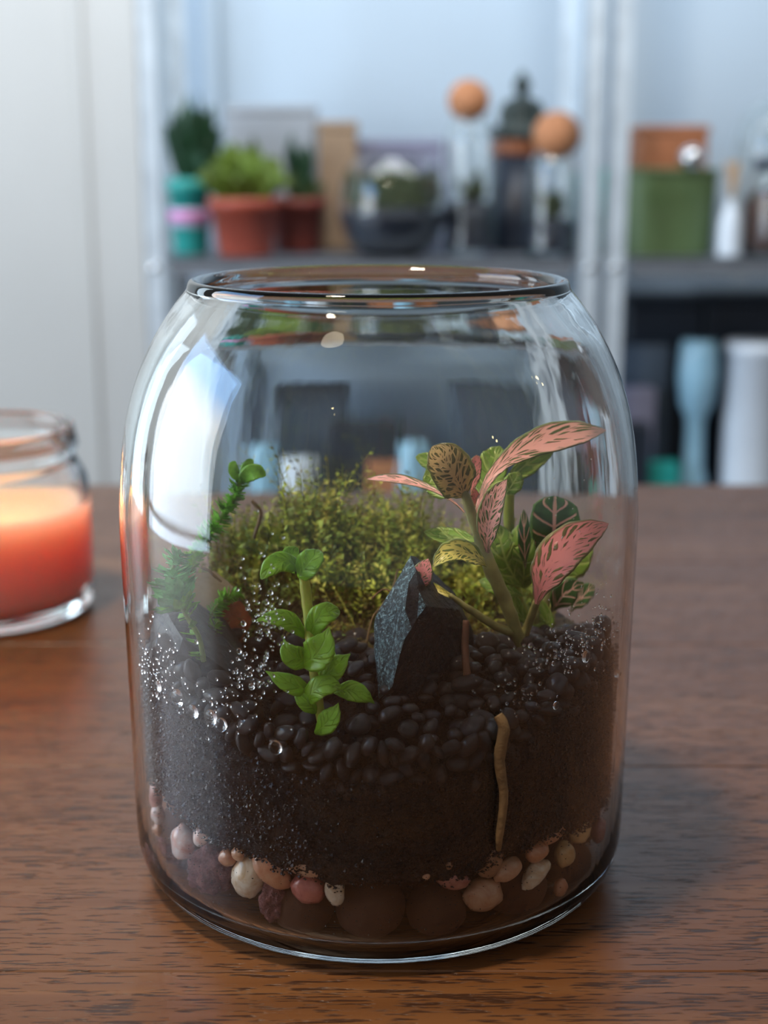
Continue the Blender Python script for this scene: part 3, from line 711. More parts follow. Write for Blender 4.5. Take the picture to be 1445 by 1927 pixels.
# ------------------------------------------------------------------ pink-veined fittonia
fp = thing('nerve_plant', at(985, 1218, -.020), 'pink veined nerve plant with an angled stem beside the slate stone', 'plant')
stemo(fp, [(987, 1222, -.020), (972, 1190, -.021), (950, 1130, -.023), (922, 1068, -.026), (898, 1000, -.027), (880, 945, -.028), (868, 915, -.029)], [12, 13, 13, 14, 11, 9, 7], M['stem'], n=10)
stemo(fp, [(985, 1200, -.020), (996, 1165, -.022), (1010, 1128, -.026)], [9, 8, 7], M['stem'], n=8)
stemo(fp, [(974, 1192, -.021), (935, 1178, -.024), (890, 1150, -.028), (845, 1118, -.030)], [9, 8, 7, 4], M['stem'], n=8)
leaf(fp, [(893, 985, -.028), (962, 855, -.018), (1140, 806, -.004)], 62, M['l_pink'], label='long pink netted leaf arching up to the glass', prof='long', roll=-.25, cup=.12, nu=26, nv=6, quilt=.03)
leaf(fp, [(872, 962, -.028), (800, 915, -.022), (690, 898, -.012)], 30, M['l_pink'], label='long narrow leaf seen edge on', prof='long', roll=.9, cup=.5, nu=24, nv=5)
leaf(fp, [(872, 930, -.028), (848, 885, -.036), (812, 838, -.036)], 84, M['l_brown'], label='broad olive leaf with fine brown veins', prof='broad', roll=.25, cup=.25, nu=22, nv=6, quilt=.05)
leaf(fp, [(916, 1040, -.028), (922, 965, -.036), (952, 900, -.038)], 50, M['l_pink'], label='upright pink leaf with a dark hole', prof='ovate', roll=-.35, cup=.3, nu=20, nv=6, quilt=.05)
leaf(fp, [(866, 930, -.02), (825, 910, -.014), (800, 880, -.012)], 56, M['l_green'], label='plain green leaf underside', prof='ovate', roll=.3)
leaf(fp, [(850, 905, -.012), (815, 870, -.008), (782, 856, -.006)], 34, M['l_green'], prof='round')
leaf(fp, [(886, 925, -.018), (893, 880, -.016), (896, 852, -.016)], 24, M['l_pinkish'], label='small solid pink leaf', prof='broad', roll=.2)
leaf(fp, [(905, 930, -.010), (922, 885, -.006), (940, 835, -.004)], 66, M['l_green'], prof='broad', roll=-.2, quilt=.04)
leaf(fp, [(945, 908, -.008), (990, 870, .0), (1046, 838, .006)], 42, M['l_green'], prof='ovate', roll=.4, cup=.5)
leaf(fp, [(952, 925, -.012), (965, 905, -.014), (975, 885, -.014)], 38, M['l_green'], prof='round')
leaf(fp, [(895, 955, -.022), (893, 935, -.024), (890, 915, -.026)], 20, M['l_pinkish'], prof='ovate')
leaf(fp, [(905, 1015, -.024), (845, 1012, -.020), (797, 998, -.018)], 44, M['l_green'], prof='ovate', roll=.7, cup=.5, quilt=.05)
leaf(fp, [(918, 1066, -.027), (862, 1038, -.034), (815, 1066, -.038)], 50, M['l_gyel'], label='drooping leaf with a yellow vein net', prof='ovate', roll=.5, cup=.4, nu=22, nv=6, quilt=.04)
leaf(fp, [(790, 1108, -.032), (795, 1080, -.034), (806, 1050, -.034)], 42, M['l_pinkish'], label='small red pink leaf behind the slate tip', prof='ovate', roll=-.2)
leaf(fp, [(850, 1123, -.030), (812, 1100, -.026), (775, 1080, -.02)], 14, M['l_gyel'], prof='strap', cup=.4)
leaf(fp, [(1008, 1135, -.027), (1052, 1040, -.030), (1142, 984, -.022)], 82, M['l_pinkish'], label='large solid pink leaf leaning to the glass', prof='ovate', roll=-.2, cup=.15, nu=26, nv=6, quilt=.04)
fb = thing('rear_nerve_plant', at(1000, 1180, .004), 'shorter nerve plant with dark green pink veined leaves behind the main stem', 'plant')
stemo(fb, [(1000, 1180, .004), (975, 1120, .004), (962, 1040, .0), (958, 960, -.004), (960, 915, -.006)], [11, 11, 11, 10, 8], M['sstem'], n=8)
stemo(fb, [(1005, 1180, .004), (1035, 1110, .006), (1040, 1020, .004)], [8, 8, 6], M['stem'], n=8)
leaf(fb, [(1042, 1030, -.006), (1042, 980, -.010), (1044, 930, -.008)], 96, M['l_dark'], label='square dark green leaf with wide pink veins', prof='broad', roll=.15, cup=.2, nu=20, nv=6, quilt=.04)
leaf(fb, [(980, 1100, -.002), (950, 1050, -.008), (940, 985, -.006)], 66, M['l_green'], prof='broad', roll=.3, quilt=.08)
leaf(fb, [(985, 1105, .0), (985, 1050, -.008), (975, 985, -.006)], 60, M['l_green'], prof='broad', roll=-.3, quilt=.08)
leaf(fb, [(988, 1068, -.012), (985, 1010, -.014), (985, 955, -.012)], 26, M['l_dark'], label='narrow pale veined leaf', prof='ovate', roll=.4)
leaf(fb, [(1035, 1060, .002), (1010, 1040, -.004), (1000, 1010, -.006)], 44, M['l_dark'], prof='ovate', roll=.5)
leaf(fb, [(1040, 1100, .006), (1080, 1060, .004), (1120, 1020, .01)], 60, M['l_green'], prof='ovate', roll=.3)
leaf(fb, [(1040, 1150, .004), (1065, 1115, .0), (1100, 1098, .002)], 50, M['l_dark'], prof='ovate', roll=.2)
leaf(fb, [(985, 1120, -.004), (940, 1105, -.004), (900, 1090, .0)], 34, M['l_green'], prof='ovate')
for i, (px, py) in enumerate([(960, 1120), (1020, 1150)]):
    leaf(fb, [(1000, 1175, .0), (px+10, py+20, .0), (px-10, py-30, .002)], 30, M['l_green'], prof='ovate')
leaf(fb, [(1075, 1150, .012), (1100, 1120, .012), (1125, 1100, .016)], 36, M['l_dark'], prof='ovate')

# ------------------------------------------------------------------ succulent sprig in front
sp = thing('succulent_sprig', at(608, 1372, -.064), 'upright sprig with plump bright green pointed leaves close to the glass', 'plant')
stemo(sp, [(609, 1378, -.064), (602, 1330, -.062), (596, 1275, -.060), (588, 1215, -.058), (582, 1160, -.055), (575, 1100, -.052), (570, 1072, -.051)], [8, 9, 12, 11, 10, 10, 7], M['sstem'], n=10)
SL = [((560, 1070, -.052), (528, 1058, -.056), (494, 1088, -.058), 42, 'round', .3), ((566, 1082, -.052), (584, 1058, -.058), (602, 1034, -.056), 50, 'round', -.3),
      ((560, 1076, -.051), (548, 1050, -.046), (562, 1030, -.044), 44, 'round', .2),
      ((572, 1196, -.056), (535, 1164, -.060), (480, 1168, -.060), 38, 'succ', .3), ((588, 1196, -.056), (606, 1158, -.060), (640, 1150, -.056), 46, 'round', -.3),
      ((590, 1238, -.058), (553, 1232, -.063), (536, 1200, -.062), 46, 'succ', .1), ((574, 1248, -.061), (604, 1222, -.0655), (620, 1178, -.064), 66, 'succ', -.3),
      ((594, 1285, -.059), (625, 1258, -.062), (660, 1228, -.060), 52, 'succ', -.2), ((585, 1298, -.060), (548, 1285, -.064), (502, 1260, -.062), 38, 'succ', .2),
      ((580, 1320, -.062), (605, 1292, -.066), (642, 1290, -.065), 46, 'round', -.4), ((632, 1300, -.058), (668, 1300, -.060), (705, 1322, -.058), 40, 'succ', -.2),
      ((598, 1338, -.062), (575, 1318, -.064), (556, 1298, -.062), 32, 'succ', .2), ((597, 1376, -.0655), (622, 1352, -.0675), (638, 1320, -.0665), 44, 'succ', -.3),
      ((600, 1250, -.056), (615, 1240, -.050), (630, 1215, -.046), 36, 'succ', -.2)]
for i, (a, b, c, wp, pf, rl) in enumerate(SL):
    leaf(sp, [a, b, c], wp, M['succ'], prof=pf, roll=rl, cup=.28, th=.0016, nu=16, nv=5)

# ------------------------------------------------------------------ fern-like sprigs
def sprig(name, pts, label, cat, mats, spread_px, count, seed, rpx=(5, 3), low=1.0):
    o = thing(name, at(*pts[0]), label, cat)
    n_ = len(pts); stemo(o, pts, [rpx[0]+(rpx[1]-rpx[0])*i/(n_-1) for i in range(n_)], M['fstem'], 'stem', 6)
    rr = np.random.RandomState(seed); P = smooth_prof([tuple(at(*p)) for p in pts], 20)
    for gi, mt in enumerate(mats):
        V = []; Fc = []
        for i in range(count//len(mats)):
            f = rr.rand(); k = min(int(f*(len(P)-2)), len(P)-2); c = Vector(P[k]); ax = (Vector(P[k+1])-c).normalized()
            if len(mats) > 1 and ((f > .45) == (gi == 0)): continue
            if f < .42 and rr.rand() > low: continue
            s = ax.orthogonal(); s.rotate(Matrix.Rotation(rr.uniform(0, 6.28), 3, ax)); L = sz(spread_px, 0)*rr.uniform(.5, 1.1)*(.6+.6*math.sin(PI*f)); d = (s+ax*rr.uniform(.2, 1.0)).normalized()
            b = d.cross(ax).normalized()*L*.24; q = d.cross(b).normalized()*L*.03; e = len(V); m1 = c+d*L*.35; m2 = c+d*L*.75+q*2
            for v in (c, m1+b, m1-b, m2+b*.7, m2-b*.7, c+d*L, m1+q*2, m1-q): V.append(v-o.location)
            Fc += [(e, e+1, e+6), (e, e+6, e+2), (e+1, e+3, e+6), (e+6, e+4, e+2), (e+6, e+3, e+5, e+4), (e, e+2, e+7), (e, e+7, e+1), (e+7, e+2, e+4, e+5), (e+1, e+7, e+5, e+3)]
        x = link('leaflets', mesh('leaflets', V, Fc, False), M[mt], o); x['kind'] = 'stuff'
    return o
f1 = sprig('fern_sprig', [(388, 1242, -.046), (378, 1195, -.046), (352, 1150, -.044), (335, 1110, -.040), (330, 1070, -.038), (342, 1040, -.036)], 'low feathery fern sprig bending over the dark grey stone', 'fern', ['fern', 'fernt'], 38, 640, 2, (6, 3), .12)
f2 = sprig('tall_fern_sprig', [(358, 1075, -.020), (368, 1040, -.014), (395, 1000, -.010), (430, 950, -.006), (452, 905, -.004), (462, 872, -.002)], 'tall feathery fern sprig reaching above the moss', 'fern', ['fern'], 24, 420, 3, (6, 4))
leaf(f2, [(455, 905, -.004), (475, 885, -.006), (500, 892, -.006)], 34, M['fern'], prof='round', name='leaf_tip'); leaf(f2, [(450, 900, -.004), (440, 880, -.004), (444, 864, -.002)], 22, M['fern'], prof='round', name='leaf_tip')
leaf(f2, [(456, 890, -.004), (466, 872, -.004), (476, 860, -.002)], 20, M['fern'], prof='round', name='leaf_tip')
sprig('side_fern_sprig', [(392, 1172, -.020), (402, 1150, -.020), (425, 1122, -.018), (455, 1114, -.016)], 'short fern sprig over the beige stone and terracotta shard', 'fern', ['fern'], 22, 130, 4, (3, 2))
sprig('buried_fern_sprig', [(386, 1225, -.03), (400, 1190, -.028), (415, 1165, -.026)], 'small dark fern sprig rooted between grey stone and shard', 'fern', ['fern'], 20, 60, 9, (3, 2))

# ------------------------------------------------------------------ condensation drops on the inner glass
def drops():
    rr = np.random.RandomState(11); V = []; Fc = []
    ico = bmesh.new(); bmesh.ops.create_icosphere(ico, subdivisions=2, radius=1); bv = [v.co.copy() for v in ico.verts]; bf = [tuple(v.index for v in f.verts) for f in ico.faces]; ico.free()
    def add(px, py, rpx_):
        p = on_cyl(px, py, .0757)
        if p is None: return
        ri = rin(p.z); az = math.atan2(p.x-JX, -p.y); r = rpx_/F*.4; n_ = Vector((math.sin(az), -math.cos(az), 0)); t_ = Vector((math.cos(az), math.sin(az), 0))
        c = Vector((0, 0, p.z))+n_*(ri-.00045*0-r*.35); q = len(V)
        for v in bv: V.append(c+n_*v.y*r*.38*(-1)+t_*v.x*r+Vector((0, 0, 1))*v.z*r*1.1)
        Fc.extend([tuple(q+k for k in f) for f in bf])
    def cloud(n_, cx, cy, sx, sy, r0, r1, rot_=0):
        for i in range(n_):
            a = rr.normal(0, 1); b = rr.normal(0, 1); x = a*sx; y = b*sy
            add(cx+x*math.cos(rot_)-y*math.sin(rot_), cy+x*math.sin(rot_)+y*math.cos(rot_), rr.uniform(r0, r1)*(1 if rr.rand() < .9 else 1.7))
    cloud(170, 1060, 1215, 55, 28, 1.2, 3.0, -.35); cloud(60, 1130, 1150, 30, 30, 1.0, 2.2); cloud(50, 960, 1300, 30, 25, 1.2, 2.6)
    cloud(110, 305, 1250, 22, 32, 1.2, 3.2); cloud(130, 500, 1170, 22, 60, 1.5, 3.4); cloud(80, 470, 1270, 22, 28, 1.5, 4.2); cloud(60, 400, 1330, 60, 30, 1.5, 3.5); cloud(40, 1090, 1060, 40, 90, .8, 1.6)
    for a in ((338, 1312, 18), (368, 1338, 14), (400, 1350, 17), (420, 1362, 14), (305, 1290, 12), (1095, 1233, 12), (1152, 1265, 9), (378, 1205, 5), (520, 1405, 14), (1040, 1325, 8)): add(*a)
    return mesh('condensation_drops', V, Fc)
o = link('condensation_drops', drops(), M['drop'], None, (JX, 0, 0)); tag(o, 'clear condensation drops clinging to the inner glass wall of the jar', 'water drops', kind='stuff')

# ------------------------------------------------------------------ candle
CX, CY = -.1995, .262
cj = thing('candle_jar', (CX, CY, 0), 'lit salmon pink candle in a clear glass jar cut off at the picture edge', 'candle')
co = [(.0440, 0), (.0485, .0012), (.0512, .0045), (.0522, .012), (.0522, .045), (.0520, .060), (.0510, .068), (.0478, .0745), (.0462, .0775), (.0462, .0800), (.0476, .0822), (.0478, .0850), (.0468, .0885), (.0462, .0920), (.0456, .0938)]
ci = [(.0438, .0936), (.0432, .0915), (.0434, .0800), (.0440, .0750), (.0470, .0700), (.0488, .0640), (.0490, .045), (.0490, .014), (.0470, .0085), (.030, .0065), (0, .0064)]
V, Fc = lathe([(0, .0010), (.040, .0010)]+smooth_prof(co, 3)+smooth_prof(ci[:-1], 3)+[ci[-1]], 96); link('glass_body', mesh('glass_body', V, Fc), M['glass2'], cj)
wx = [(0, .0068), (.030, .0069), (.0462, .0092), (.0492, .0150), (.0497, .045), (.0497, .0545), (.0485, .0556), (.0466, .0545), (.040, .0475), (.030, .0455), (.015, .0450), (0, .0450)]
V, Fc = lathe(wx, 96); link('wax', mesh('wax', V, Fc), M['wax'], cj)
V, Fc = tube([Vector((0, 0, .044)), Vector((.0006, 0, .051)), Vector((.0012, 0, .056))], [.0009, .0008, .0006], 6, 3); link('wick', mesh('wick', V, Fc), M['wick'], cj)
V, Fc = lathe(smooth_prof([(0, .0525), (.003, .0555), (.0046, .0605), (.0036, .0680), (.0015, .0760), (.0002, .082)], 4)+[(0, .0822)], 20); link('flame', mesh('flame', V, Fc), M['flame'], cj, (.001, 0, 0))

# ------------------------------------------------------------------ shelving
SY0, SY1 = 1.50, 1.78; SZ = .093; LZ = -.30
def xat(px, Y, py=480): return at(px, py, Y).x
def post(bm, x, sx, y, sy, z0=FLZ, z1=1.45, w_=.025, t=.0016):
    """L-angle post: corner at (x, y); flanges run sx along x and sy along y"""
    box_bm(min(x, x+sx*w_), max(x, x+sx*w_), min(y, y+sy*t), max(y, y+sy*t), z0, z1, bm=bm)
    box_bm(min(x, x+sx*t), max(x, x+sx*t), min(y, y+sy*w_), max(y, y+sy*w_), z0, z1, bm=bm)
def rack(x0, x1, label):
    o = thing('shelving_unit', (x0, SY0, FLZ), label, 'shelf', 'galvanised shelving units')
    for x, sx in ((x0, 1), (x1, -1)):
        for y, sy in ((SY0, 1), (SY1, -1)):
            bm = bmesh.new(); post(bm, x, sx, y, sy); bmesh.ops.translate(bm, verts=bm.verts[:], vec=-o.location)
            p = link('post', from_bm('post', bm), M['steel'], o)
            if y == SY0:
                for z in (SZ-.012, LZ-.012):
                    sb = bmesh.new(); bmesh.ops.create_uvsphere(sb, u_segments=16, v_segments=8, radius=.006)
                    for v in sb.verts: v.co = Vector((v.co.x, v.co.y*.5, v.co.z))+Vector((x+sx*.0125, SY0-.0012, z))-o.location
                    link('bolt', from_bm('bolt', sb, True), M['chrome'], p)
    for z in (SZ, LZ, 1.1):
        bm = box_bm(x0+.002, x1-.002, SY0+.002, SY1-.002, z-.004, z-.001)
        box_bm(x0+.034, x1-.034, SY0+.002, SY0+.005, z-.022, z+.0005, bm=bm); box_bm(x0+.034, x1-.034, SY1-.005, SY1-.002, z-.022, z+.0005, bm=bm)
        bmesh.ops.translate(bm, verts=bm.verts[:], vec=-o.location); link('shelf_board', from_bm('shelf_board', bm), M['shelf'], o)
    return o
RX0 = xat(272, SY0); RX1 = xat(1128, SY0); QX0 = xat(1140, SY0)
rack(RX0, RX1, 'galvanised steel shelving unit holding the potted plants and cork stoppered bottles')
rack(QX0, QX0+.60, 'galvanised steel shelving unit holding the green bucket and reed diffuser')
struct('trim_2', box_bm(xat(392, BACK), xat(424, BACK), BACK-.018, BACK-.0005, FLZ, 1.75, .002), M['wall'])

def base(px, Y, z=SZ): p = at(px, 475, Y); return Vector((p.x, Y, z))
def hgt(py, Y): return at(722, py, Y).z
def pot(name, px, Y, wtop, wbot, ytop, mat, label, group=None):
    b = base(px, Y); o = thing(name, b, label, 'plant', group); h = hgt(ytop, Y)-SZ; s = sz(1, Y, 420); rt = wtop*s/2; rb = wbot*s/2
    P = [(0, .0), (rb*.96, 0), (rb, .002), (rt*.93, h*.80), (rt, h*.80), (rt*1.01, h), (rt*.93, h), (rt*.88, h*.85), (0, h*.84)]
    V, Fc = lathe(P, 40); link('pot', mesh('pot', V, Fc), mat, o)
    V, Fc = lathe([(0, h*.845), (rt*.87, h*.845), (rt*.6, h*.90), (0, h*.93)], 30); link('potting_soil', mesh('potting_soil', V, Fc), M['brownsoil'], o)
    return o, h, rt
def bunch(o, h, n_, rad, hh, wl_, mat, prof, seed, up=.5, cen=(0, 0), prop=.5):
    rr = random.Random(seed)
    for i in range(n_):
        az = rr.uniform(0, 2*PI); e = rr.uniform(.25, 1)
        b = Vector((cen[0]+math.cos(az)*rad*.15, cen[1]+math.sin(az)*rad*.15, h*.86))
        tip = Vector((cen[0]+math.cos(az)*rad*e, cen[1]+math.sin(az)*rad*e*.8, h*.9+hh*(1-e*e*up)*rr.uniform(.75, 1)))
        mid = b.lerp(tip, .5)+Vector((0, 0, hh*.18)); 
        V, Fc, UV = leaf_geo(b, mid, tip, wl_*rr.uniform(.8, 1.2), roll=rr.uniform(-.8, .8), cup=.3, th=.001, prof=prof, nu=8, nv=2, facing=(math.cos(az)*.6+.01, math.sin(az)*.6-.5, .8))
        link('leaf', mesh('leaf', V, Fc, uvs=UV), mat, o)
S = sz(1, 1.62, 420)
o, h, rt = pot('potted_plant', 360, 1.62, 84, 66, 335, M['teal'], 'dark green spiky plant in a teal pot with a pink and lilac band')
for z0_, z1_, mt in ((.36, .60, 'lilac'), (.44, .56, 'pink')):
    f_ = 1.03 if mt == 'lilac' else 1.05
    V, Fc = lathe([(rt*(.79+.16*z0_/.8)*f_, h*z0_), (rt*(.79+.16*z1_/.8)*f_, h*z1_), (rt*(.79+.16*z1_/.8)*(f_-.02), h*z1_), (rt*(.79+.16*z0_/.8)*(f_-.02), h*z0_)], 40, True); x = link('label_band', mesh('label_band', V, Fc), M[mt], o); x['label'] = ('pink' if mt == 'pink' else 'pale lilac')+' paper band'
bunch(o, h, 24, 62*S, 185*S, 34*S, M['dgreen'], 'strap', 1, .45, (8*S, 0)); bunch(o, h, 12, 70*S, 90*S, 34*S, M['dgreen'], 'ovate', 21, .4, (18*S, 0))
o, h, rt = pot('potted_plant', 462, 1.56, 136, 100, 372, M['terra'], 'bushy bright green plant in a terracotta coloured pot')
bunch(o, h, 60, 92*S, 122*S, 34*S, M['bgreen'], 'round', 2, .62); bunch(o, h, 16, 80*S, 132*S, 20*S, M['ogreen'], 'round', 12, .6)
o, h, rt = pot('potted_plant', 562, 1.66, 104, 82, 372, M['terra2'], 'half bare twiggy plant in a darker terracotta pot behind the bushy one')
bunch(o, h, 16, 62*S, 70*S, 14*S, M['ogreen'], 'ovate', 3, .6); bunch(o, h, 8, 30*S, 135*S, 30*S, M['dgreen'], 'ovate', 4, .25)
def solid(name, px0, px1, py0, py1, Y, dep, mat, label, cat, bev=.004, zb=SZ, tilt=0, lid=None):
    x0 = at(px0, 475, Y).x; x1 = at(px1, 475, Y).x; z1_ = hgt(py0, Y); z0_ = zb if py1 is None else hgt(py1, Y)
    o = thing(name, ((x0+x1)/2, Y+dep/2, z0_), label, cat); w2 = (x1-x0)/2
    link('body', from_bm('body', box_bm(-w2, w2, -dep/2, dep/2, 0, z1_-z0_-(.012 if lid else 0), bev)), mat, o)
    if lid: link('lid', from_bm('lid', box_bm(-w2-.002, w2+.002, -dep/2-.002, dep/2+.002, z1_-z0_-.012, z1_-z0_, .003)), lid, o)
    o.rotation_euler[1] = tilt; return o
solid('storage_box', 430, 596, 198, None, 1.70, .055, M['greybox'], 'pale grey storage box behind the bushy green plant', 'box', lid=M['greybox'])
solid('kraft_box', 600, 672, 228, None, 1.68, .06, M['kraft'], 'tan kraft cardboard box beside the dark glass bowl', 'box', lid=M['kraft'])
solid('lilac_box', 668, 830, 262, None, 1.71, .05, M['purple'], 'low grey lilac box behind the dark glass bowl', 'box', lid=M['purple'])
# glass bowl terrarium
def bowl(px, Y, wpx, ytop, label):
    b = base(px, Y); o = thing('bowl_terrarium', b, label, 'terrarium'); s = sz(1, Y, 400); r = wpx/2*s; h = hgt(ytop, Y)-SZ
    out = smooth_prof([(r*.50, 0), (r*.80, h*.12), (r*.98, h*.36), (r, h*.52), (r*.90, h*.78), (r*.66, h)], 4); inn = [(x-.002 if x > .003 else x, max(z, .004)) for x, z in out[::-1]]
    V, Fc = lathe([(0, 0)]+out+inn+[(0, .004)], 56); link('glass_bowl', mesh('glass_bowl', V, Fc), M['glass2'], o)
    V, Fc = lathe([(0, .0045), (r*.5, .0045), (r*.77, h*.13), (r*.93, h*.34), (r*.95, h*.44), (r*.6, h*.50), (0, h*.53)], 48); link('bowl_soil', mesh('bowl_soil', V, Fc), M['darkpot'], o)
    rr = random.Random(5)
    for i in range(70):
        az = rr.uniform(0, 6.28); q = r*.75*math.sqrt(rr.random()); b0 = Vector((math.cos(az)*q, math.sin(az)*q, h*.47)); t_ = b0+Vector((rr.uniform(-.02, .02), rr.uniform(-.015, .015), h*rr.uniform(.16, .46)))
        V, Fc, UV = leaf_geo(b0, b0.lerp(t_, .5), t_, .018, cup=.3, th=.001, prof='round', nu=6, nv=2, facing=(0.1, -.8, .5)); link('leaf', mesh('leaf', V, Fc, uvs=UV), M['ogreen'], o)
    return o
bowl(738, 1.58, 204, 292, 'round glass bowl of dark soil and olive moss plants')
# cork ball bottles
def bottle(px, Y, wb, wn, ytop, cx, cy, cr, label, fill):
    b = base(px, Y); o = thing('cork_ball_bottle', b, label, 'bottle', 'cork ball bottles'); s = sz(1, Y, 300); r = wb/2*s; rn = wn/2*s; h = hgt(ytop, Y)-SZ
    out = smooth_prof([(r*.9, 0), (r, .006), (r*.99, h*.3), (r*.97, h*.7), (r*.93, h*.86), (rn*1.05, h*.97), (rn, h)], 4); inn = [(x-.0025, max(z, .006)) for x, z in out[::-1]]
    V, Fc = lathe([(0, 0)]+out+inn+[(0, .006)], 56); link('glass_body', mesh('glass_body', V, Fc), M['glass2'], o)
    V, Fc = lathe([(0, .0062), (r*.85, .0062), (r*.93, .012), (r*.92, h*fill), (r*.5, h*(fill+.04)), (0, h*(fill+.05))], 40); link('soil_fill', mesh('soil_fill', V, Fc), M['darkpot'], o)
    rr = random.Random(int(px))
    for i in range(12):
        az = rr.uniform(0, 6.28); t_ = Vector((math.cos(az)*r*.6, math.sin(az)*r*.6, h*(fill+rr.uniform(.08, .35)))); b0 = Vector((0, 0, h*fill)); V, Fc, UV = leaf_geo(b0, b0.lerp(t_, .5)+Vector((0, 0, .006)), t_, .013, th=.001, nu=6, nv=2, facing=(0, -1, .4)); link('leaf', mesh('leaf', V, Fc, uvs=UV), M['ogreen'], o)
    R_ = cr*s; me = blob(R_, R_, R_*.98, .02, int(px), 4, 3); link('cork_ball', me, M['cork'], o, (xat(cx, Y, 250)-xat(px, Y, 250), 0, h+R_*.80)); return o
bottle(884, 1.60, 100, 70, 222, 878, 187, 39, 'tall clear glass bottle with a round cork ball stopper', .36)
bottle(1036, 1.56, 96, 74, 292, 1042, 250, 45, 'shorter clear glass bottle with a bigger cork ball stopper beside the steel post', .34)
# dark canister with ornament
def canister():
    b = base(968, 1.68); o = thing('dark_canister', b, 'dark blue canister with a copper coloured lid between the cork ball bottles', 'canister'); s = sz(1, 1.68, 350); r = 38*s; h = hgt(292, 1.68)-SZ
    V, Fc = lathe([(0, 0), (r*.96, 0), (r, .003), (r, h), (0, h)], 40); link('body', mesh('body', V, Fc), M['darkpot'], o)
    V, Fc = lathe([(0, h), (r*1.03, h), (r*1.05, h+.003), (r*1.04, h+.018), (r*.98, h+.021), (0, h+.021)], 40); link('lid', mesh('lid', V, Fc), M['copper'], o)
    zt_ = SZ+h+.021; h2 = hgt(132, 1.68)-zt_
    o2 = thing('seated_figurine', Vector((b.x+.006, b.y, zt_)), 'dark green seated stone figurine standing on the dark canister lid', 'figurine')
    P = smooth_prof([(.030, 0), (.031, .006), (.026, h2*.20), (.023, h2*.38), (.0235, h2*.50), (.018, h2*.58), (.0085, h2*.63), (.0085, h2*.67), (.0125, h2*.75), (.0118, h2*.84), (.0075, h2*.90), (.0055, h2*.93), (.0045, h2*.97), (0, h2)], 4)
    P = [(max(0, a), z) for a, z in P]; V, Fc = lathe([(0, 0)]+P[:-1]+[(0, h2)], 32); link('torso', mesh('torso', V, Fc), M['orn'], o2)
    for s_ in (-1, 1):
        V, Fc = tube([Vector((s_*.018, 0, h2*.54)), Vector((s_*.027, -.006, h2*.36)), Vector((s_*.022, -.018, h2*.18)), Vector((s_*.006, -.026, h2*.16))], [.007, .0065, .006, .005], 8, 3); link('arm', mesh('arm', V, Fc), M['orn'], o2)
        V, Fc = tube([Vector((s_*.012, 0, .010)), Vector((s_*.034, -.012, .011)), Vector((s_*.012, -.028, .008)), Vector((-s_*.012, -.027, .007))], [.011, .010, .008, .006], 8, 3); link('leg', mesh('leg', V, Fc), M['orn'], o2)
canister()
# right-hand unit
o = solid('brown_basket', 1196, 1322, 236, None, 1.66, .10, M['terrabox'], 'orange brown basket standing behind the green bucket', 'basket', lid=M['terrabox'])
def bucket():
    Y = 1.60; b = base(1252, Y); o = thing('green_bucket', b, 'green plastic bucket with an open handle hole in its side', 'bucket'); s = sz(1, Y, 400); rt = 92*s; rb = 84*s; h = hgt(322, Y)-SZ
    n = 64; V = []; Fc = []; levels = [0, .2, .4, .58, .66, .74, .82, .90, 1.0]
    for sd in (0, 1):
        for lv in levels:
            r = (rb+(rt-rb)*lv)-(.003 if sd else 0)
            for k in range(n): a = 2*PI*k/n; V.append((r*math.cos(a), r*.62*math.sin(a), max(h*lv, .003*sd)))
    L = len(levels); hole = lambda k, i: 3 <= i <= 5 and (43 <= k <= 51)
    idx = lambda sd, i, k: sd*L*n+i*n+k % n
    for i in range(L-1):
        for k in range(n):
            if hole(k, i): continue
            Fc.append((idx(0, i, k), idx(0, i, k+1), idx(0, i+1, k+1), idx(0, i+1, k))); Fc.append((idx(1, i, k), idx(1, i+1, k), idx(1, i+1, k+1), idx(1, i, k+1)))
            for di, dk, e in ((0, -1, ((0, i, k), (0, i+1, k))), (0, 1, ((0, i, k+1), (0, i+1, k+1))), (-1, 0, ((0, i, k), (0, i, k+1))), (1, 0, ((0, i+1, k), (0, i+1, k+1)))):
                if hole((k+dk) % n, i+di): 
                    (a0, a1, a2), (b0, b1, b2) = e; Fc.append((idx(a0, a1, a2), idx(b0, b1, b2), idx(1, b1, b2), idx(1, a1, a2)))
    for k in range(n): Fc.append((idx(0, L-1, k), idx(0, L-1, k+1), idx(1, L-1, k+1), idx(1, L-1, k)))
    Fc.append(tuple(idx(0, 0, k) for k in range(n-1, -1, -1))); Fc.append(tuple(idx(1, 0, k) for k in range(n)))
    link('bucket_wall', mesh('bucket_wall', V, Fc, False), M['bucket'], o)
    V, Fc = tube([Vector((rt*1.0*math.cos(a), rt*.62*math.sin(a), h)) for a in [2*PI*i/24 for i in range(25)]], [.0035]*25, 8, 2); link('rim', mesh('rim', V, Fc), M['bucket'], o)
    return o
bucket()
me = blob(.017, .017, .017, .01, 1, 3); me.materials.append(M['chrome']); bb = base(1296, 1.55)  # ball added to stand in for a sparkle at the bucket
o = tag(link('glint_ball', me, None, None, Vector((bb.x, 1.6-.62*sz(92, 1.6, 400)*.87-.000, hgt(322, 1.6)+.017))), 'small chrome ball added as a bright glint on the green bucket rim', 'ball')
tl = base(1128, 1.69); V, Fc = lathe([(0, 0), (.026, 0), (.030, .10), (.031, .115), (.027, .115), (.025, .09), (0, .09)], 32)
tag(link('teal_pot', mesh('teal_pot', V, Fc), M['teal'], None, tl+Vector((.013, 0, 0))), 'slim teal pot glimpsed between the two steel posts', 'pot')
b = base(1371, 1.56); o = thing('reed_diffuser', b, 'white reed diffuser bottle with pale reeds beside the green bucket', 'diffuser')
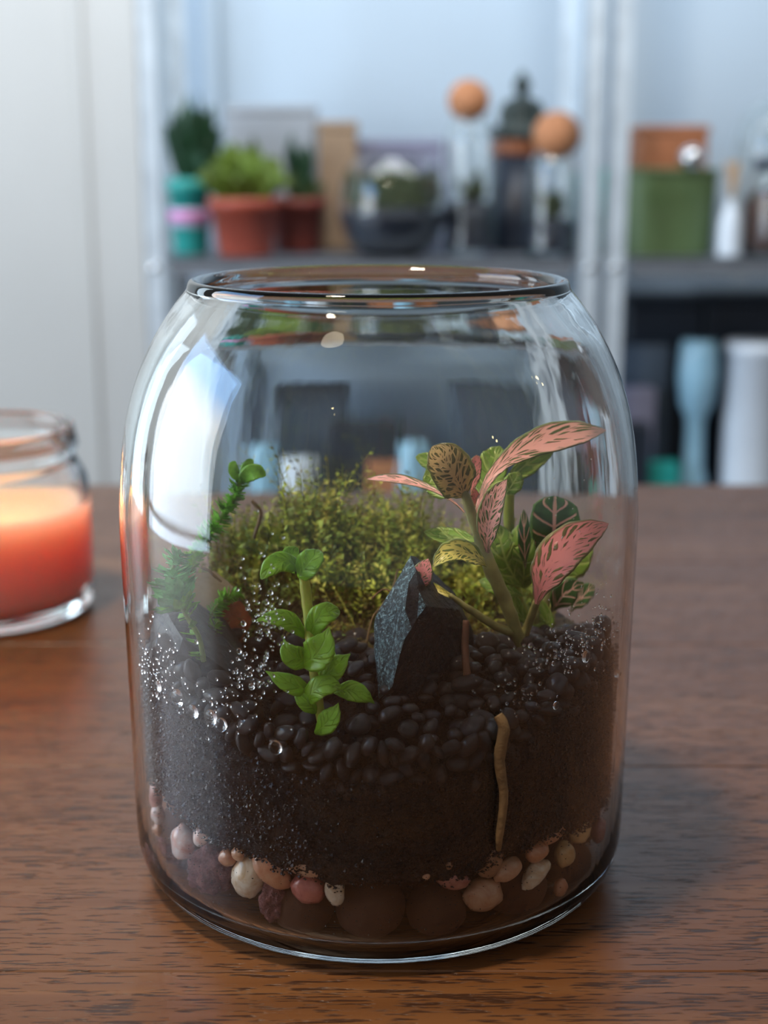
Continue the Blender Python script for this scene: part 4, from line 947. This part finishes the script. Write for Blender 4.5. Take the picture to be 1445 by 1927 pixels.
V, Fc = lathe(smooth_prof([(.0155, 0), (.0165, .004), (.0160, .040), (.012, .058), (.0085, .066), (.009, .078)], 4), 32); V2, F2 = lathe([(0, 0), (.0155, 0)]+smooth_prof([(.0155, 0), (.0165, .004), (.0160, .040), (.012, .058), (.0085, .066), (.009, .076)], 4)+[(0, .076)], 32)
link('bottle_body', mesh('bottle_body', V2, F2), M['white'], o)
for i in range(5):
    V, Fc = tube([Vector((0, 0, .074)), Vector((.004*(i-2)*.6, 0, .10)), Vector((.008*(i-2)*.6, .002*i, .125))], [.0016]*3, 6, 2); link('reed', mesh('reed', V, Fc), M['reed'], o)
b = base(1462, 1.572); o = thing('dark_glass_jar', b, 'dark jar of red brown bark at the picture edge', 'jar'); s = sz(1, 1.6, 400)
V, Fc = lathe(smooth_prof([(58*s, 0), (66*s, .01), (68*s, .075), (60*s, .10), (50*s, .115)], 3)+smooth_prof([(47*s, .115), (57*s, .098), (64*s, .075), (62*s, .012), (55*s, .004)], 3)+[(0, .004)], 40); link('glass_body', mesh('glass_body', [(0, 0, 0)]+list(V), [tuple(i+1 for i in f) for f in Fc]+[tuple([0, 1+(k+1) % 40, 1+k]) for k in range(40)]), M['glass2'], o)
V, Fc = lathe([(0, .005), (54*s, .005), (61*s, .014), (63*s, .07), (45*s, .088), (0, .095)], 40); link('bark_fill', mesh('bark_fill', V, Fc), M['brownsoil'], o)
V, Fc = lathe([(0, .116), (52*s, .116), (54*s, .120), (52*s, .130), (0, .132)], 40); link('lid', mesh('lid', V, Fc), M['darkpot'], o)
b = base(1450, 1.698); o = thing('glass_cloche', b, 'faint clear glass dome behind the reed diffuser', 'cloche'); rr_ = 80*sz(1, 1.70, 300)
hh = hgt(180, 1.70)-SZ; P = [(rr_, 0), (rr_, hh*.55), (rr_*.95, hh*.72), (rr_*.78, hh*.88), (rr_*.45, hh*.97), (.001, hh)]; P = smooth_prof(P, 4)
V, Fc = lathe(P+[(max(0, r-.0022), z-.0022*(z/hh)) for r, z in P[::-1]], 56, False); link('dome', mesh('dome', V, Fc), M['glass2'], o)
# lower shelf
solid('dark_crate', 1188, 1330, 560, None, 1.67, .09, M['navy'], 'dark navy crate on the lower shelf under the green bucket', 'crate', zb=LZ, lid=M['navy'])
solid('dark_crate', 1335, 1500, 556, None, 1.67, .09, M['navy'], 'dark navy crate on the lower shelf behind the white canister', 'crate', zb=LZ, lid=M['navy'])
solid('slate_bin', 1150, 1272, 650, None, 1.61, .05, M['navy2'], 'slate blue bin in front of the dark crate beside the steel post', 'bin', zb=LZ)
solid('lilac_tub', 1172, 1248, 732, None, 1.56, .04, M['purple'], 'lilac grey tub on the lower shelf beside the steel post', 'tub', zb=LZ)
solid('black_case', 1150, 1240, 800, None, 1.515, .04, M['navy'], 'low black case in front of the lilac tub', 'case', zb=LZ)
def can(name, px, Y, prof_px, mat, label, cat, zb=LZ):
    s = sz(1, Y, 760); o = thing(name, Vector((at(px, 760, Y).x, Y, zb)), label, cat); P = [(w_*s, hgt(py, Y)-zb) for w_, py in prof_px]; P = [(0, 0), (P[-1][0], 0)]+P[::-1]+[(0, P[0][1])]
    V, Fc = lathe(P, 44); link('body', mesh('body', V, Fc), mat, o); return o
can('white_canister', 1420, 1.58, [(58, 642), (62, 646), (62, 662), (59, 664), (56, 950)], M['white'], 'big white canister on the lower shelf at the picture edge', 'canister')
can('pale_blue_jug', 1310, 1.57, [(33, 640), (36, 660), (38, 710), (32, 760), (20, 782), (17, 800), (19, 880), (26, 900)], M['pblue'], 'pale blue rounded jug on a narrow foot beside the white canister', 'jug')
solid('green_box', 1196, 1300, 872, None, 1.53, .03, M['teal'], 'dull green box low in front of the pale blue jug', 'box', zb=LZ)
# seen through the jar
solid('dark_box', 480, 640, 700, None, 1.66, .10, M['navy2'], 'dark box on the lower shelf seen through the jar above the fern', 'box', zb=LZ, lid=M['navy'])
solid('black_box', 600, 760, 760, None, 1.60, .05, M['navy'], 'black box on the lower shelf seen through the jar above the moss', 'box', zb=LZ)
can('white_tin', 462, 1.56, [(30, 800), (32, 806), (31, 940)], M['pblue'], 'pale blue tin seen through the jar behind the tall fern sprig', 'tin')
can('white_tin', 540, 1.56, [(34, 832), (36, 838), (34, 940)], M['white'], 'white tin seen through the jar beside the black box', 'tin')
solid('brown_box', 690, 880, 850, None, 1.54, .05, M['terrabox'], 'low brown box seen through the jar behind the nerve plant', 'box', zb=LZ)
can('blue_tin', 782, 1.53, [(26, 800), (28, 805), (27, 940)], M['pblue'], 'small pale blue tin seen through the jar in front of the brown box', 'tin')
solid('slate_box', 880, 1075, 690, None, 1.64, .08, M['navy2'], 'wide slate blue box seen through the jar above the pink leaves', 'box', zb=LZ, lid=M['navy2'])

# ------------------------------------------------------------------ lamps of the room behind the viewer (their bulbs glint on the glass)
for i, (x, y, z) in enumerate([(1.30, -1.06, .66), (1.34, -1.02, .61), (1.62, -.12, 1.02), (1.66, -.10, .95), (-.7, -1.7, 1.3)]):
    o = thing('bulb_string_lamp', (x, y, z), 'small warm bulb on a cord opposite the shelves', 'lamp', 'warm bulbs on cords')
    me = blob(.014, .014, .018, .01, i, 2); link('bulb', me, M['bulb'], o)
    V, Fc = tube([Vector((0, 0, .014)), Vector((0, 0, .05)), Vector((0, 0, 1.75-z))], [.006, .003, .002], 6, 2); link('cord', mesh('cord', V, Fc), M['navy'], o)
